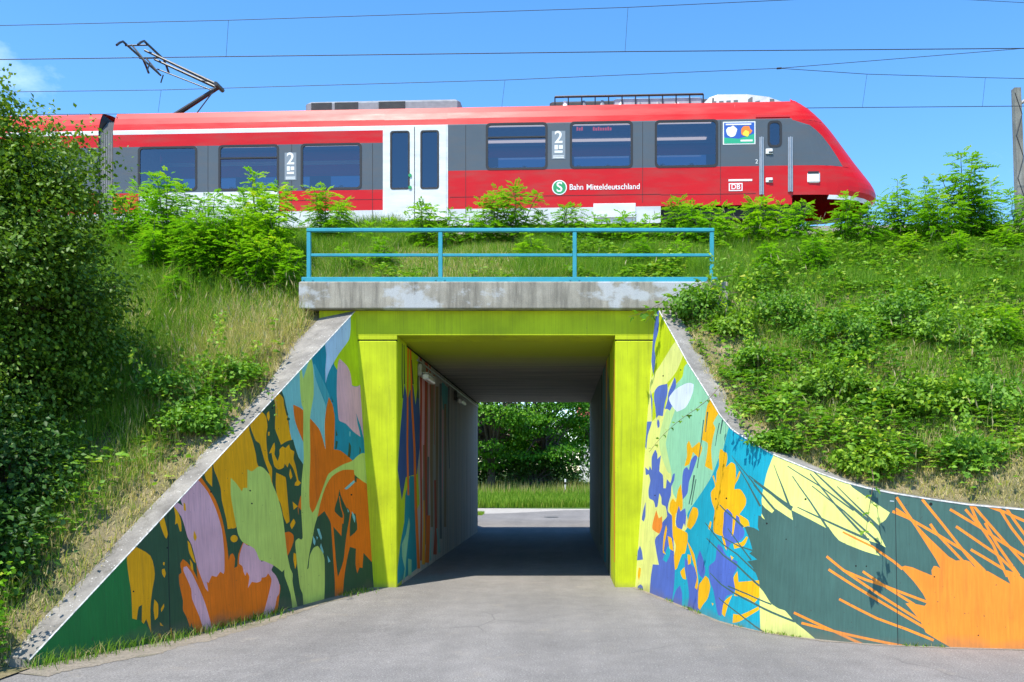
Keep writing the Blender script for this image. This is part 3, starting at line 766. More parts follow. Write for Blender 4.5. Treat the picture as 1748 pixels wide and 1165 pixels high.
# ---- right wall ----------------------------------------------------------------
R_shapes = [
 ('py', [(1040, 500), (1125, 500), (1229, 680), (1229, 1100), (1040, 1100)]),
 ('mt', trace(('R1', [(505, 640), (545, 560), (780, 860)]), ('R2', [(880, 0), (1010, 150), (900, 390), (850, 540), (790, 650), (700, 800), (590, 960), (530, 1060), (490, 1010), (440, 900), (400, 830), (380, 600), (350, 450), (330, 330), (370, 150), (420, 0)]), ('R1', [(430, 1060), (380, 1000), (400, 860), (430, 800), (495, 720)]))),
 ('pm', trace(('R2', [(330, 330), (370, 150), (420, -20), (340, 0), (290, 150), (262, 330), (300, 500), (350, 620), (392, 640), (350, 450)]))),
 ('l2', trace(('R1', [(240, 20), (275, 40), (445, 350), (400, 400), (350, 480), (270, 610), (215, 690), (185, 735), (200, 450), (225, 300), (255, 180)]))),
 ('l2', trace(('R1', [(500, 510), (515, 500), (560, 570), (512, 622), (495, 720), (430, 792), (410, 780), (425, 725), (345, 785), (440, 660)]))),
 ('l2', trace(('R1', [(335, 790), (420, 715), (352, 830), (342, 920), (322, 1035), (300, 1040)]))),
 ('l2', trace(('R1', [(200, 880), (232, 860), (216, 960), (237, 1110), (195, 1165), (188, 900)]))),
 ('bl', trace(('R1', [(235, 80), (262, 60), (256, 260), (226, 370), (217, 440), (226, 560), (205, 702), (185, 560), (195, 400)]))),
 ('bl', trace(('R1', [(175, 850), (196, 940), (192, 1165), (130, 1165), (150, 960)]), ('R2', [(120, 350), (136, 395), (150, 255), (190, 120)]))),
 ('bl', trace(('R1', [(345, 790), (346, 880), (320, 980), (300, 1112), (255, 1105), (235, 1138), (225, 1020), (212, 940), (220, 860), (260, 810)]))),
 ('bl', trace(('R1', [(416, 722), (430, 760), (426, 830), (365, 930), (392, 1010), (370, 1057), (345, 1040), (320, 1042), (345, 960), (355, 880), (395, 780)]))),
 ('wh', trace(('R1', [(360, 930), (420, 850), (520, 790), (570, 780), (607, 795), (600, 870), (560, 970), (520, 1030), (440, 1068), (400, 1020), (375, 980)]))),
 ('bl', trace(('R2', [(250, 88), (266, 120), (266, 165), (250, 182), (241, 130)]))),
 ('tq', trace(('R2', [(960, 160), (1000, 130), (1440, 430), (1370, 540), (1320, 680), (1285, 900), (1285, 1060), (1250, 1050), (1245, 1165)]), ('R3', [(1258, 97), (1200, 65), (1108, 50), (1150, 150), (1192, 292), (1160, 320), (1238, 382), (1138, 400), (1200, 470), (1240, 560), (1257, 640), (1262, 800), (1285, 1150), (820, 1050), (660, 980), (370, 880), (400, 400), (490, 150), (560, 30)]), ('R2', [(540, 1050), (590, 960), (700, 800), (790, 650), (860, 470), (900, 390)]))),
 ('bl', trace(('R2', [(225, 395), (245, 440), (245, 490), (282, 452), (265, 610), (300, 650), (306, 780), (330, 780), (340, 688), (375, 730), (403, 638), (420, 632), (412, 700), (386, 760), (380, 850), (356, 930), (350, 1010), (395, 1060), (402, 1165)]),
              ('R3', [(410, 300), (420, 480), (405, 700), (375, 860), (165, 780), (180, 560), (200, 430), (260, 435), (240, 330), (220, 200), (232, 160), (270, 120), (292, 20)]),
              ('R2', [(310, 1100), (342, 1060), (326, 960), (290, 940), (285, 870), (265, 830), (246, 962), (225, 972), (208, 905), (165, 880), (157, 800), (176, 700), (160, 640), (130, 650), (124, 570), (160, 602), (170, 558), (190, 600), (190, 470)]))),
 ('tq', trace(('R3', [(300, 385), (345, 260), (372, 240), (372, 330), (335, 410)]))),
 ('bl', trace(('R2', [(129, 915), (126, 1060), (110, 1112), (91, 1090), (105, 1000)]))),
 ('bl', trace(('R3', [(72, 245), (90, 290), (103, 382), (40, 392), (50, 300)]))),
 ('bl', trace(('R3', [(77, 628), (100, 650), (108, 730), (40, 720), (50, 650)]))),
 ('bl', trace(('R2', [(637, 448), (642, 480), (602, 600), (585, 650), (560, 720), (545, 830), (488, 902), (495, 660), (510, 590), (540, 568), (560, 600), (580, 500), (610, 460)]))),
 ('y2', trace(('R2', [(480, 738), (496, 870), (492, 990), (430, 1030), (422, 1165)]), ('R3', [(440, 20), (490, 90), (543, 118), (547, 190), (520, 322), (490, 330), (440, 472), (420, 485), (410, 350), (430, 250), (398, 150)]), ('R2', [(390, 1050), (365, 1000), (375, 920), (400, 880), (430, 920), (450, 800)]))),
 ('bl', trace(('R2', [(460, 955), (475, 1010), (522, 978), (532, 1060), (522, 1165)]), ('R3', [(510, 20), (490, 82), (440, 60), (428, 0)]), ('R2', [(430, 1100), (440, 1020)]))),
 ('y2', trace(('R2', [(868, 395), (890, 392), (905, 415), (936, 430), (942, 490), (925, 572), (980, 520), (1015, 540), (1027, 600), (1025, 692), (1060, 608), (1072, 620), (1050, 690), (1020, 740), (1010, 790), (1070, 790), (1127, 880), (1122, 950), (1060, 1040), (1150, 1100), (1162, 1165)]),
              ('R3', [(1150, 48), (1080, 70), (985, 150), (895, 150), (808, 112), (803, 0)]), ('R2', [(815, 1000), (788, 920), (778, 820), (820, 760), (793, 660), (805, 648), (830, 730), (835, 620), (858, 560), (858, 470)]))),
 ('bl', trace(('R2', [(908, 1020), (940, 982), (992, 1040), (992, 1165)]), ('R3', [(985, 150), (1000, 142), (1030, -60), (1057, -40), (1072, 20), (1112, 100), (1102, 160), (1040, 212), (1000, 217), (970, 230), (940, 295), (920, 200), (895, 120), (905, 0)]))),
 ('y2', trace(('R3', [(885, 148), (905, 150), (925, 220), (935, 290), (920, 270), (900, 210)]))),
 ('bl', trace(('R3', [(850, 228), (890, 260), (930, 340), (1042, 400), (1037, 470), (1000, 550), (1022, 640), (1000, 722), (940, 742), (910, 800), (880, 945), (850, 932), (830, 850), (805, 700), (770, 600), (758, 450), (820, 390), (835, 270)]))),
 ('bl', trace(('R3', [(667, 288), (702, 380), (722, 500), (700, 572), (660, 530), (638, 400)]))),
 ('bl', trace(('R3', [(518, 360), (580, 430), (622, 470), (652, 640), (665, 960), (525, 920), (560, 760), (545, 600), (520, 480)]))),
 ('bl', trace(('R3', [(428, 690), (470, 638), (492, 720), (487, 870), (395, 810)]))),
] + [('y2', trace((r_, p_))) for r_, p_ in (
   ('R3', [(1130, 152), (1147, 158), (1110, 242), (1010, 275), (1000, 218), (1080, 210)]), ('R3', [(722, 543), (752, 570), (772, 650), (745, 770), (700, 830), (670, 882), (650, 862), (655, 640), (690, 590)]),
   ('R3', [(1042, 498), (1052, 605), (1257, 588), (1262, 750), (1210, 812), (1120, 760), (1008, 742), (1020, 680), (1003, 560)]), ('R3', [(992, 733), (950, 830), (917, 952), (888, 922), (910, 800)]),
   ('R3', [(1000, 922), (1080, 930), (1252, 848), (1257, 880), (1180, 930), (1060, 1000), (993, 1014)]), ('R2', [(600, 965), (642, 980), (652, 1040), (620, 1130), (575, 1190), (540, 1160), (570, 1030)]),
   ('R3', [(538, 190), (612, 330), (652, 600), (642, 682), (618, 660), (640, 560), (600, 400)]), ('R3', [(474, 505), (515, 458), (532, 580), (500, 572)]), ('R3', [(545, 328), (577, 340), (577, 420), (550, 435)]),
   ('R3', [(332, 38), (342, 80), (310, 290), (332, 332), (300, 312), (308, 150)]), ('R3', [(348, 148), (387, 170), (407, 300), (368, 272)]), ('R3', [(972, 340), (1002, 362), (985, 392)]), ('R3', [(785, 812), (805, 820), (795, 842)]),
   ('R2', [(740, -40), (775, -120), (870, 10), (800, 130), (822, 180), (800, 270), (780, 400), (797, 605), (770, 590), (718, 560), (740, 430), (745, 330), (688, 300), (710, 150)]),
   ('R2', [(560, 305), (590, 380), (662, 318), (692, 380), (660, 482), (600, 420), (562, 540), (513, 562), (540, 460), (538, 350)]), ('R3', [(770, 0), (785, 10), (770, 90), (752, 70)]), ('R3', [(60, 460), (82, 470), (75, 540), (62, 590), (50, 540)]))
] + [
 ('o3', trace(('R2', [(235, 998), (260, 1080), (292, 1058), (292, 1165)]), ('R3', [(265, 125), (198, 82)]), ('R2', [(200, 1120)]))),
 ('py', trace(('R4', [(190, 70), (230, 70), (560, 225), (910, 350), (960, 420), (1334, 672), (1290, 745), (1235, 785), (1220, 815), (1115, 735), (1220, 860), (1250, 930), (1295, 1020), (1180, 950), (1222, 982), (1120, 950), (1160, 1010), (1235, 1103), (1090, 1060), (830, 950), (722, 812), (712, 832), (540, 740), (352, 645), (372, 748), (200, 635), (162, 677), (62, 590), (75, 440), (110, 280), (150, 170)]))),
 ('py', trace(('R4', [(58, 680), (92, 742), (58, 715)]))),
 ('py', trace(('R5', [(36, 480), (80, 530), (150, 640), (230, 695), (290, 715), (340, 770), (400, 840), (480, 900), (620, 1020), (400, 1020), (48, 980), (40, 700)]))),
]
def R_str(col, reg, pts, w0, w1): return (col, stroke(trace((reg, pts)), w0 * ZS, w1 * ZS))
R_lines = [R_str('dr', 'R4', p, a, c) for p, a, c in (
   ([(180, 195), (270, 430), (352, 650)], 5, 24), ([(318, 210), (640, 410), (975, 652)], 9, 17), ([(365, 310), (540, 560), (720, 835)], 9, 22), ([(540, 285), (780, 580), (1100, 925)], 11, 24), ([(570, 258), (850, 520), (1130, 760)], 11, 34),
   ([(560, 408), (880, 660), (1240, 985)], 9, 22), ([(415, 618), (640, 725), (1130, 945)], 9, 26), ([(810, 412), (1020, 620), (1225, 815)], 8, 24), ([(-20, 352), (160, 490), (345, 640)], 14, 20), ([(-20, 395), (100, 540), (190, 645)], 12, 18))]
R_lines += [R_str('dr', 'R2', p, a, c) for p, a, c in (([(985, 455), (1180, 700), (1420, 1000)], 4, 22), ([(1010, 500), (1140, 720), (1270, 960)], 4, 20), ([(1158, 655), (1350, 800), (1590, 975)], 9, 24), ([(865, 945), (970, 1045), (1100, 1165)], 10, 20),
   ([(705, 100), (680, 330), (642, 580)], 10, 8), ([(745, 20), (735, 120), (725, 220)], 14, 8), ([(862, 130), (840, 240), (822, 360)], 10, 5), ([(895, 100), (880, 180), (870, 240)], 16, 8), ([(612, 650), (590, 800), (560, 940)], 16, 10), ([(630, 690), (610, 800), (585, 945)], 10, 8))]
R_lines += [R_str('dr', 'R3', p, a, c) for p, a, c in (([(720, 15), (850, 180), (1040, 330), (1245, 525)], 8, 16), ([(735, 170), (830, 265), (1040, 440), (1262, 645)], 8, 20), ([(770, 515), (850, 600), (1000, 710), (1210, 820), (1615, 1000)], 8, 22),
   ([(945, 645), (1150, 730), (1380, 828)], 14, 14), ([(855, 760), (1080, 940), (1330, 1120)], 8, 18), ([(885, 150), (1060, 250), (1195, 292)], 9, 15), ([(945, 70), (1060, 230), (1180, 388)], 9, 14))]
R_lines += [('o3', trace(('R7', [(500, 30), (525, 48), (565, 35), (640, 52), (740, 95), (832, 132), (828, 80), (850, 38), (880, 40), (918, 62), (870, -30)]), ('R6', [(680, 490), (650, 440), (700, 465), (790, 560), (1000, 760), (1070, 800), (1165, 795), (1210, 810), (1240, 850), (1300, 890), (1390, 905), (1612, 1032), (1555, 890), (1660, 920), (1700, 945), (1748, 985)]),
   ('P', [(1790, 1010), (2600, 1010), (2600, 1200), (1700, 1200)]), ('R7', [(1040, 860), (900, 780), (770, 700), (745, 640), (700, 560), (570, 410), (620, 405), (760, 435), (787, 400), (740, 310), (650, 190)])))]
R_lines += [R_str('o3', 'R6', p, 27, 27) for p in ([(440, 310), (600, 378), (920, 560), (1150, 700), (1360, 905)], [(470, 285), (540, 330), (660, 420)], [(480, 170), (560, 290), (690, 480)], [(735, 190), (930, 430), (1190, 760), (1320, 905)], [(815, 435), (880, 530), (1150, 815)],
   [(1012, 290), (1330, 480), (1500, 600), (1760, 760)], [(1072, 460), (1480, 740), (1700, 950)], [(1218, 690), (1380, 785), (1545, 885)], [(1165, 290), (1330, 480), (1440, 640), (1580, 960)], [(1200, 215), (1280, 400), (1345, 500)], [(1240, 250), (1500, 550), (1760, 840)],
   [(1360, 425), (1480, 640), (1700, 950)], [(1380, 255), (1560, 320), (1760, 410)], [(1490, 262), (1620, 470), (1760, 650)], [(1570, 275), (1660, 410), (1770, 560)])]
R_lines += [R_str('o3', 'R5', p, 24, 26) for p in ([(705, 175), (870, 310), (1250, 570), (1640, 815)], [(725, 305), (1180, 590), (1690, 890)], [(870, 312), (1100, 410), (1270, 465), (1705, 630)], [(1065, 325), (1220, 430), (1580, 655)], [(830, 600), (1200, 790), (1500, 900), (1770, 1010)],
   [(380, 735), (800, 930), (1085, 1060)], [(455, 838), (720, 905), (1180, 1010), (1480, 1070)])]
R_lines += [('o3', stroke(trace(('R4', [(865, 865), (1160, 1010), (1380, 1165)]), ('R6', [(540, 885)])), 3.0, 5.0))]
R_lines += [('jt', stroke([(1528, 835), (1530, 960), (1533, 1112)], 1.1, 1.3)), ('wh', stroke([(1519, 855.5), (1526, 856)], 1.0, 1.0))]
R_lines += [('hole', disc(p, r_)) for p, r_ in (((1589, 861), 3.0), ((1375, 852.5), 2.0), ((1240, 851), 1.6), ((1222, 852), 1.4), ((1309, 894), 1.7), ((1461, 966.5), 1.6), ((1270, 758), 1.3), ((1132, 642), 1.3), ((1162, 632), 1.2), ((1342, 921), 1.2), ((1479, 967), 1.4), ((1118, 846), 1.2), ((1595, 985), 1.4), ((1670, 1085), 1.3))]

rw = empty('wing_wall', (4.0, 13.5, 0), 0, 'curved right wing wall painted with blue flowers, yellow leaf and orange spikes', 'wing wall')
R_topx = [(1112, 506), (1125, 530), (1154, 582), (1174, 619), (1207, 671), (1229, 708), (1248, 731), (1267, 744), (1286, 755.5), (1324, 777), (1352, 788.5), (1383, 801), (1414, 812.5), (1444, 823), (1482, 833), (1525, 841.5), (1590, 852), (1654, 861), (1748, 869.5)]
r_top = [RW.hit(*p) for p in R_topx]
zend = r_top[-1][1]
r_top += [(r_top[-1][0] + 1.0, zend - 0.05), (RW.s[-1], zend - 0.15)]
out_r = [(-0.25, -0.5), (-0.25, r_top[0][1])] + r_top + [(RW.s[-1], -0.5)]
mural('mural', out_r, [(c, soften(p)) for c, p in R_shapes] + R_lines, lambda s_, z: RW.surf(s_, z), RW.hit, RW.s[1:-1], rw, 'dr')
pr = dens(r_top[1:], 3)
coping(RW, pr, [0.36 if q[0] < 6 else 0.34 for q in pr], 'coping', rw, M['cope2'])

# ================================================================== RAILWAY BRIDGE OVER THE UNDERPASS
XL, XR, Y0, Y1, ZS0 = -3.33, 1.047, 18.0, 35.0, 5.06
br = empty('railway_bridge', (-1.15, 18.0, 0), 0, 'concrete railway underpass with lime green portal and weathered fascia beam', 'bridge')
b = MB(); b.box(-5.25, 3.28, 17.80, 18.30, 5.563, 6.10, M['fascia'], 0.018); b.build('fascia', br)
b = MB(); b.box(-4.9, 2.7, Y0, Y0 + 0.9, ZS0, 5.56, M['lime'], 0.008); b.build('portal_beam', br)
for x0, x1 in ((-4.9, XL), (XR, 2.7)):
    b = MB()
    b.box(x0, x1, Y0, Y0 + 1.1, -0.4, 4.955, M['lime'], 0.02)
    b.box(x0 + 0.01, x1 - 0.015, Y0 + 0.02, Y0 + 1.0, 4.955, ZS0, M['jt'])
    b.box(x0, x1, Y0 - 0.001, Y0 + 1.09, 4.975, ZS0 - 0.002, M['lime'], 0.006)
    b.build('pillar', br)
YM = 26.5
for ya, yb in ((Y0 + 0.9, YM - 0.012), (YM + 0.012, Y1)):
    b = MB(); b.box(-4.9, 2.7, ya, yb, ZS0 + 0.003, 5.9, M['soffit']); b.build('deck_slab', br)
b = MB(); b.box(-4.8, 2.6, YM - 0.1, YM + 0.1, ZS0 + 0.05, 5.8, M['jt']); b.build('deck_joint', br)

def t_hit(px, py):
    d = ray(px, py); Y = XL / d.x
    return (Y, EYE + d.z * Y)
T_shapes = [
 ('li', [(660, 540), (712, 540), (716, 700), (712, 780), (716, 860), (700, 900), (690, 960), (684, 1010), (660, 1010)]),
 ('nb', trace(('T1', [(128, 1100), (150, 850), (176, 555), (190, 620), (207, 740), (230, 630), (262, 560), (287, 765), (312, 540), (332, 900), (332, 1165)]), ('T2', [(300, -60), (190, -30), (150, 200), (110, -100)]))),
 ('te', trace(('T2', [(185, 150), (230, -40), (280, -40), (300, 250), (300, 880), (170, 980), (90, 1050), (135, 640), (175, 420)]))),
 ('mt', trace(('T2', [(150, 640), (190, 540), (222, 370), (232, 440), (207, 650), (192, 800), (182, 990), (162, 985), (180, 880), (153, 760)]))),
 ('mt', trace(('T2', [(213, 780), (247, 790), (247, 940), (213, 955)]))),
 ('mv', trace(('T1', [(345, 400), (395, 500), (440, 620), (450, 1165)]), ('T2', [(350, 0), (340, 300), (330, 0)]))),
 ('tm', trace(('T1', [(538, 560), (560, 540), (610, 600), (600, 900), (560, 800)]))),
]
T_lines = [(c_, stroke([(x_, y0_), (x_ + random.uniform(-1, 1), (y0_ + y1_) / 2), (x_ + random.uniform(-1.5, 1.5), y1_)], w_, w_ * random.uniform(0.4, 1.1))) for c_, x_, y0_, y1_, w_ in (('bn', 728, 620, 930, 5), ('bn', 737, 640, 900, 6), ('mv', 733, 660, 860, 3), ('bn', 746, 660, 930, 5), ('rd', 741, 640, 760, 1.6), ('bd', 752, 655, 920, 4), ('bn', 760, 690, 900, 4), ('bd', 766, 660, 800, 3), ('mv', 756, 700, 850, 3), ('bd', 782, 700, 900, 3), ('bn', 724, 760, 950, 4), ('bd', 731, 780, 940, 3), ('tm', 771, 690, 790, 2))] + [('or', stroke(trace(('T1', [(213, 165), (208, 760), (205, 1165)]), ('T2', [(215, 150)])), 2.4, 3.2)), ('or', stroke(trace(('T1', [(235, 165), (250, 740), (275, 1165)]), ('T2', [(290, 260), (318, 880)])), 2.6, 5)),
  ('rd', stroke(trace(('T1', [(337, 240), (343, 700), (338, 1165)]), ('T2', [(345, 300), (340, 800)])), 3.5, 3)), ('rd', stroke(trace(('T1', [(395, 295), (390, 700), (385, 1165)]), ('T2', [(400, 600), (395, 820)])), 4.5, 3)), ('rd', stroke(trace(('T1', [(430, 320), (433, 800)])), 2.5, 1)),
  ('yo', stroke(trace(('T2', [(370, 200), (372, 500), (365, 840)])), 2, 5)), ('or', stroke(trace(('T2', [(415, 350), (410, 600), (400, 820)])), 6, 7)), ('lt', stroke(trace(('T2', [(440, 500), (435, 800)])), 1.5, 3)), ('rd', stroke(trace(('T2', [(480, 0), (490, 500), (480, 740)])), 3, 6)), ('lt', stroke(trace(('T2', [(500, 480), (525, 720)])), 2, 4)),
  ('dg', stroke(trace(('T1', [(155, 100), (152, 500), (160, 700)])), 1.2, 2)), ('dg', stroke(trace(('T1', [(172, 110), (176, 560)])), 1.2, 2)), ('dg', stroke(trace(('T1', [(325, 320), (310, 500), (312, 700)])), 1.5, 3)), ('dg', stroke(trace(('T1', [(248, 320), (262, 560)])), 1.2, 2.5))]
mural('wall_panel', [(Y0 + 0.02, -0.4), (Y0 + 0.02, ZS0 - 0.08), (YM - 0.012, ZS0 - 0.08), (YM - 0.012, -0.4)], [(c, p) for c, p in T_shapes] + T_lines, lambda s_, z: Vector((XL + 0.002, s_, z)), t_hit, [], br, 'tw')
b = MB(); b.box(XL - 0.5, XL + 0.002, YM + 0.012, Y1, -0.4, ZS0 - 0.08, M['tw']); b.build('wall_panel', br)
b = MB(); b.box(XR - 0.002, XR + 0.5, YM + 0.012, Y1, -0.4, ZS0 - 0.08, M['tw2']); b.build('wall_panel', br)
def t_hit_r(px, py):
    d = ray(px, py); Y = XR / d.x
    return (Y, EYE + d.z * Y)
TR = [('l2', [(1030, 540), (1060, 540), (1060, 1010), (1043, 1010), (1041, 800), (1043, 700)]), ('o3', stroke([(1048.5, 614), (1048, 760), (1049.5, 960)], 1.6, 2.0)), ('dg', stroke([(1040, 600), (1039, 760), (1040, 985)], 1.5, 3)), ('te', stroke([(1031, 620), (1031, 760), (1033, 960)], 2, 3)), ('yo', stroke([(1036, 610), (1035, 700)], 1.2, 1.0)), ('dg', stroke([(1027, 640), (1026, 930)], 2, 2))]
mural('wall_panel', [(Y0 + 0.02, -0.4), (Y0 + 0.02, ZS0 - 0.08), (YM - 0.012, ZS0 - 0.08), (YM - 0.012, -0.4)], TR, lambda s_, z: Vector((XR - 0.002, s_, z)), t_hit_r, [], br, 'tw2')
for x0, x1 in ((XL - 0.6, XL - 0.05), (XR + 0.05, XR + 0.6)):                      # abutment mass behind the panels
    b = MB(); b.box(x0, x1, Y0 + 1.1, Y1 - 0.1, -0.4, ZS0 + 0.002, M['jt']); b.build('abutment', br)
b = MB(); b.box(-5.25, 3.28, Y1 - 0.3, Y1 + 0.2, 5.563, 6.10, M['fascia'], 0.018); b.build('fascia', br)

# ---- railing -------------------------------------------------------------------
YR = 17.98
def fx(px, Y=YR): return (px - CX) / F * Y
def fz(py, Y=YR): return EYE + (CY - py) / F * Y
rl = empty('bridge_railing', (fx(870), YR, 6.10), 0, 'turquoise painted steel railing on the concrete fascia above the portal', 'railing')
b = MB(); b.box(fx(516), fx(1224), YR - 0.06, YR + 0.06, 6.103, 6.215, M['cyan'], 0.006); b.build('base_channel', rl)
for px in (527.5, 752, 981, 1215):
    b = MB(); b.box(fx(px) - 0.04, fx(px) + 0.04, YR - 0.035, YR + 0.035, 6.215, fz(393) - 0.04, M['cyan'], 0.008); b.build('post', rl)
    for dx in (-0.09, 0.09):
        b = MB(); b.tube([(fx(px) + dx, YR - 0.06, 6.16), (fx(px) + dx, YR - 0.078, 6.16)], 0.016, M['cyan'], 6); b.build('bolt', rl)
b = MB(); b.box(fx(524), fx(1219), YR - 0.045, YR + 0.045, fz(393) - 0.04, fz(393) + 0.03, M['cyan'], 0.01); b.build('top_rail', rl)
xs_ = [527.5, 752, 981, 1215]
for a, c in zip(xs_, xs_[1:]):
    b = MB(); b.box(fx(a) + 0.041, fx(c) - 0.041, YR - 0.025, YR + 0.025, fz(436) - 0.028, fz(436) + 0.028, M['cyan'], 0.008); b.build('middle_rail', rl)

# ---- lamps in the underpass -----------------------------------------------------
M['lampbody'] = simple('grey_lamp_housing', (0.30, 0.30, 0.28), 0.5)
M['lampglass'] = simple('milky_lamp_glass', (0.72, 0.72, 0.70), 0.25)
M['black'] = simple('black_plastic', (0.012, 0.012, 0.013), 0.5)
for (yy, lab, hm) in ((20.75, 'grey box lamp with milky cover on tunnel wall nearer the portal', 'lampbody'), (27.6, 'black ended box lamp on tunnel wall beyond the joint', 'black')):
    lp = empty('tunnel_lamp', (XL, yy, 4.55), 0, lab, 'wall lamp', 'lamps along the tunnel wall')
    b = MB(); b.box(XL + 0.004, XL + 0.10, yy - 0.28, yy + 0.42, 4.52, 4.80, M[hm], 0.02); b.build('housing', lp)
    b = MB(); b.box(XL + 0.10, XL + 0.25, yy - 0.22, yy + 0.95, 4.44, 4.58, M['lampglass'], 0.03); b.build('cover', lp)
    b = MB(); b.box(XL + 0.10, XL + 0.26, yy - 0.24, yy + 0.97, 4.58, 4.61, M['lampbody'], 0.01); b.build('lid', lp)
b = MB()
b.tube([(XL + 0.035, 20.3, 4.86), (XL + 0.035, 34.8, 4.86)], 0.022, M['steel'], 6)
tag(b.build('cable_conduit'), 'thin grey cable conduit along the top of tunnel wall', 'conduit')
# ================================================================== TRAIN
TH = R(2.65)
TO = Vector(at(775, 400, 26.0)); RAIL = 9.15
TO.z = RAIL
te_, tn_ = Vector((math.cos(TH), -math.sin(TH), 0)), Vector((math.sin(TH), math.cos(TH), 0))
def tr(px, py):
    """photo pixel -> (along, height above rail) on the near side of the train"""
    d = ray(px, py)
    t = TO.dot(tn_) / d.dot(tn_) if True else 0
    p = d * t - Vector((TO.x, TO.y, 0))
    return p.dot(te_), EYE + d.z * t - RAIL

def gloss(name, col, rough=0.33, var=0.05):
    m, nt, bs, out = base_mat(name)
    f = noise(nt, texco(nt, (1, 1, 1)), 1.2, 5)
    dirt = noise(nt, texco(nt, (0.6, 1, 3)), 1.6, 6)
    c = ramp(nt, f, [(0.3, tuple(x * (1 - var) for x in col)), (0.7, tuple(min(1, x * (1 + var)) for x in col))])
    c = mixc(nt, ramp(nt, dirt, [(0.45, 0.0), (0.8, 0.34)]), c, (0.12, 0.09, 0.075))
    nt.links.new(c, bs.inputs['Base Color'])
    nt.links.new(ramp(nt, dirt, [(0.3, rough), (0.8, rough + 0.2)]), bs.inputs['Roughness'])
    bs.inputs['Specular IOR Level'].default_value = 0.28
    bs.inputs['Coat Weight'].default_value = 0.12
    bs.inputs['Coat Roughness'].default_value = 0.2
    return m
M['red'] = gloss('traffic_red_paint', (0.54, 0.004, 0.004))
M['grey'] = gloss('anthracite_paint', (0.085, 0.105, 0.125), 0.3)
M['white'] = gloss('light_grey_white_paint', (0.70, 0.72, 0.73), 0.3)
M['rubber'] = simple('black_rubber', (0.012, 0.013, 0.016), 0.55)
M['bellow'] = simple('grey_bellows_rubber', (0.30, 0.31, 0.31), 0.6)
M['bellow2'] = simple('shaded_bellows_fold', (0.12, 0.122, 0.125), 0.7)  # darker copy for one flank of each fold, rib shading put into colour
M['seam'] = simple('panel_gap', (0.02, 0.02, 0.022), 0.8)
M['roofgrey'] = simple('roof_equipment_grey', (0.22, 0.23, 0.24), 0.5, 0.2, var=0.2)
M['fair'] = simple('pale_roof_fairing', (0.36, 0.38, 0.40), 0.45, 0.1)
M['roofdark'] = simple('roof_equipment_dark', (0.05, 0.052, 0.055), 0.6, 0.2)
M['under'] = simple('underframe_black', (0.018, 0.017, 0.016), 0.8)
M['sign'] = simple('white_print', (0.78, 0.78, 0.76), 0.4, var=0.02)
M['signgrey'] = simple('grey_print_panel', (0.22, 0.25, 0.28), 0.4, var=0.02)
M['dbred'] = simple('red_print', (0.6, 0.02, 0.02), 0.4, var=0.02)
M['sgreen'] = simple('green_print', (0.03, 0.30, 0.10), 0.4, var=0.02)
M['pblue'] = simple('blue_print', (0.03, 0.10, 0.42), 0.35, var=0.02)
M['pgreen'] = simple('poster_green_print', (0.03, 0.38, 0.20), 0.35, var=0.02)
M['porange'] = simple('poster_orange_print', (0.85, 0.22, 0.02), 0.35, var=0.02)
M['pyellow'] = simple('poster_yellow_print', (0.85, 0.65, 0.05), 0.35, var=0.02)
M['inner'] = simple('saloon_lining', (0.42, 0.44, 0.46), 0.7)
M['seat'] = simple('blue_seat_fabric', (0.07, 0.14, 0.30), 0.9)
M['headrest'] = simple('pale_headrest', (0.42, 0.52, 0.60), 0.8)
def led():
    m, nt, bs, out = base_mat('red_display_lettering')
    bs.inputs['Base Color'].default_value = (0.4, 0.02, 0.01, 1)
    bs.inputs['Emission Color'].default_value = (1.0, 0.08, 0.03, 1); bs.inputs['Emission Strength'].default_value = 0.8
    return m
M['led'] = led()
def ceil_light():
    m, nt, bs, out = base_mat('saloon_light_strip')
    bs.inputs['Emission Color'].default_value = (1.0, 0.72, 0.55, 1); bs.inputs['Emission Strength'].default_value = 0.9
    return m
M['strip'] = ceil_light()
def glass_mat():
    m, nt, bs, out = base_mat('tinted_train_glass')
    t = nt.nodes.new('ShaderNodeBsdfTransparent'); t.inputs['Color'].default_value = (0.26, 0.31, 0.38, 1)
    g = nt.nodes.new('ShaderNodeBsdfGlossy'); g.inputs['Color'].default_value = (0.74, 0.82, 0.92, 1); g.inputs['Roughness'].default_value = 0.03
    fr = nt.nodes.new('ShaderNodeFresnel'); fr.inputs['IOR'].default_value = 2.2
    mx = nt.nodes.new('ShaderNodeMixShader')
    nt.links.new(fr.outputs[0], mx.inputs[0]); nt.links.new(t.outputs[0], mx.inputs[1]); nt.links.new(g.outputs[0], mx.inputs[2])
    nt.links.new(mx.outputs[0], out.inputs['Surface'])
    return m
M['glass'] = glass_mat()

TW = 2.80                                                # body width
Z_LEAN = tr(775, 214)[1]                                 # side leans in above this
Z_ROOF = (tr(200, 190)[1] + tr(1350, 168)[1]) / 2        # top of the side / roof shoulder
Z_SK = 0.34
UN = tr(1352, 250)[0]                                    # nose begins
def yoff(v):
    if v <= 0.95: return 0.05 * ((0.95 - v) / 0.6) ** 2
    if v <= Z_LEAN: return 0.0
    return (v - Z_LEAN) * 0.20 + 0.25 * ((v - Z_LEAN) / (Z_ROOF - Z_LEAN)) ** 3 * 0.4

train = empty('regional_train', TO, -TH, 'red and grey regional train crossing the embankment above the underpass', 'train')
def tb(b, name, parent=None, smooth=False):
    o = b.build(name, parent or train, smooth, local=True)
    return o

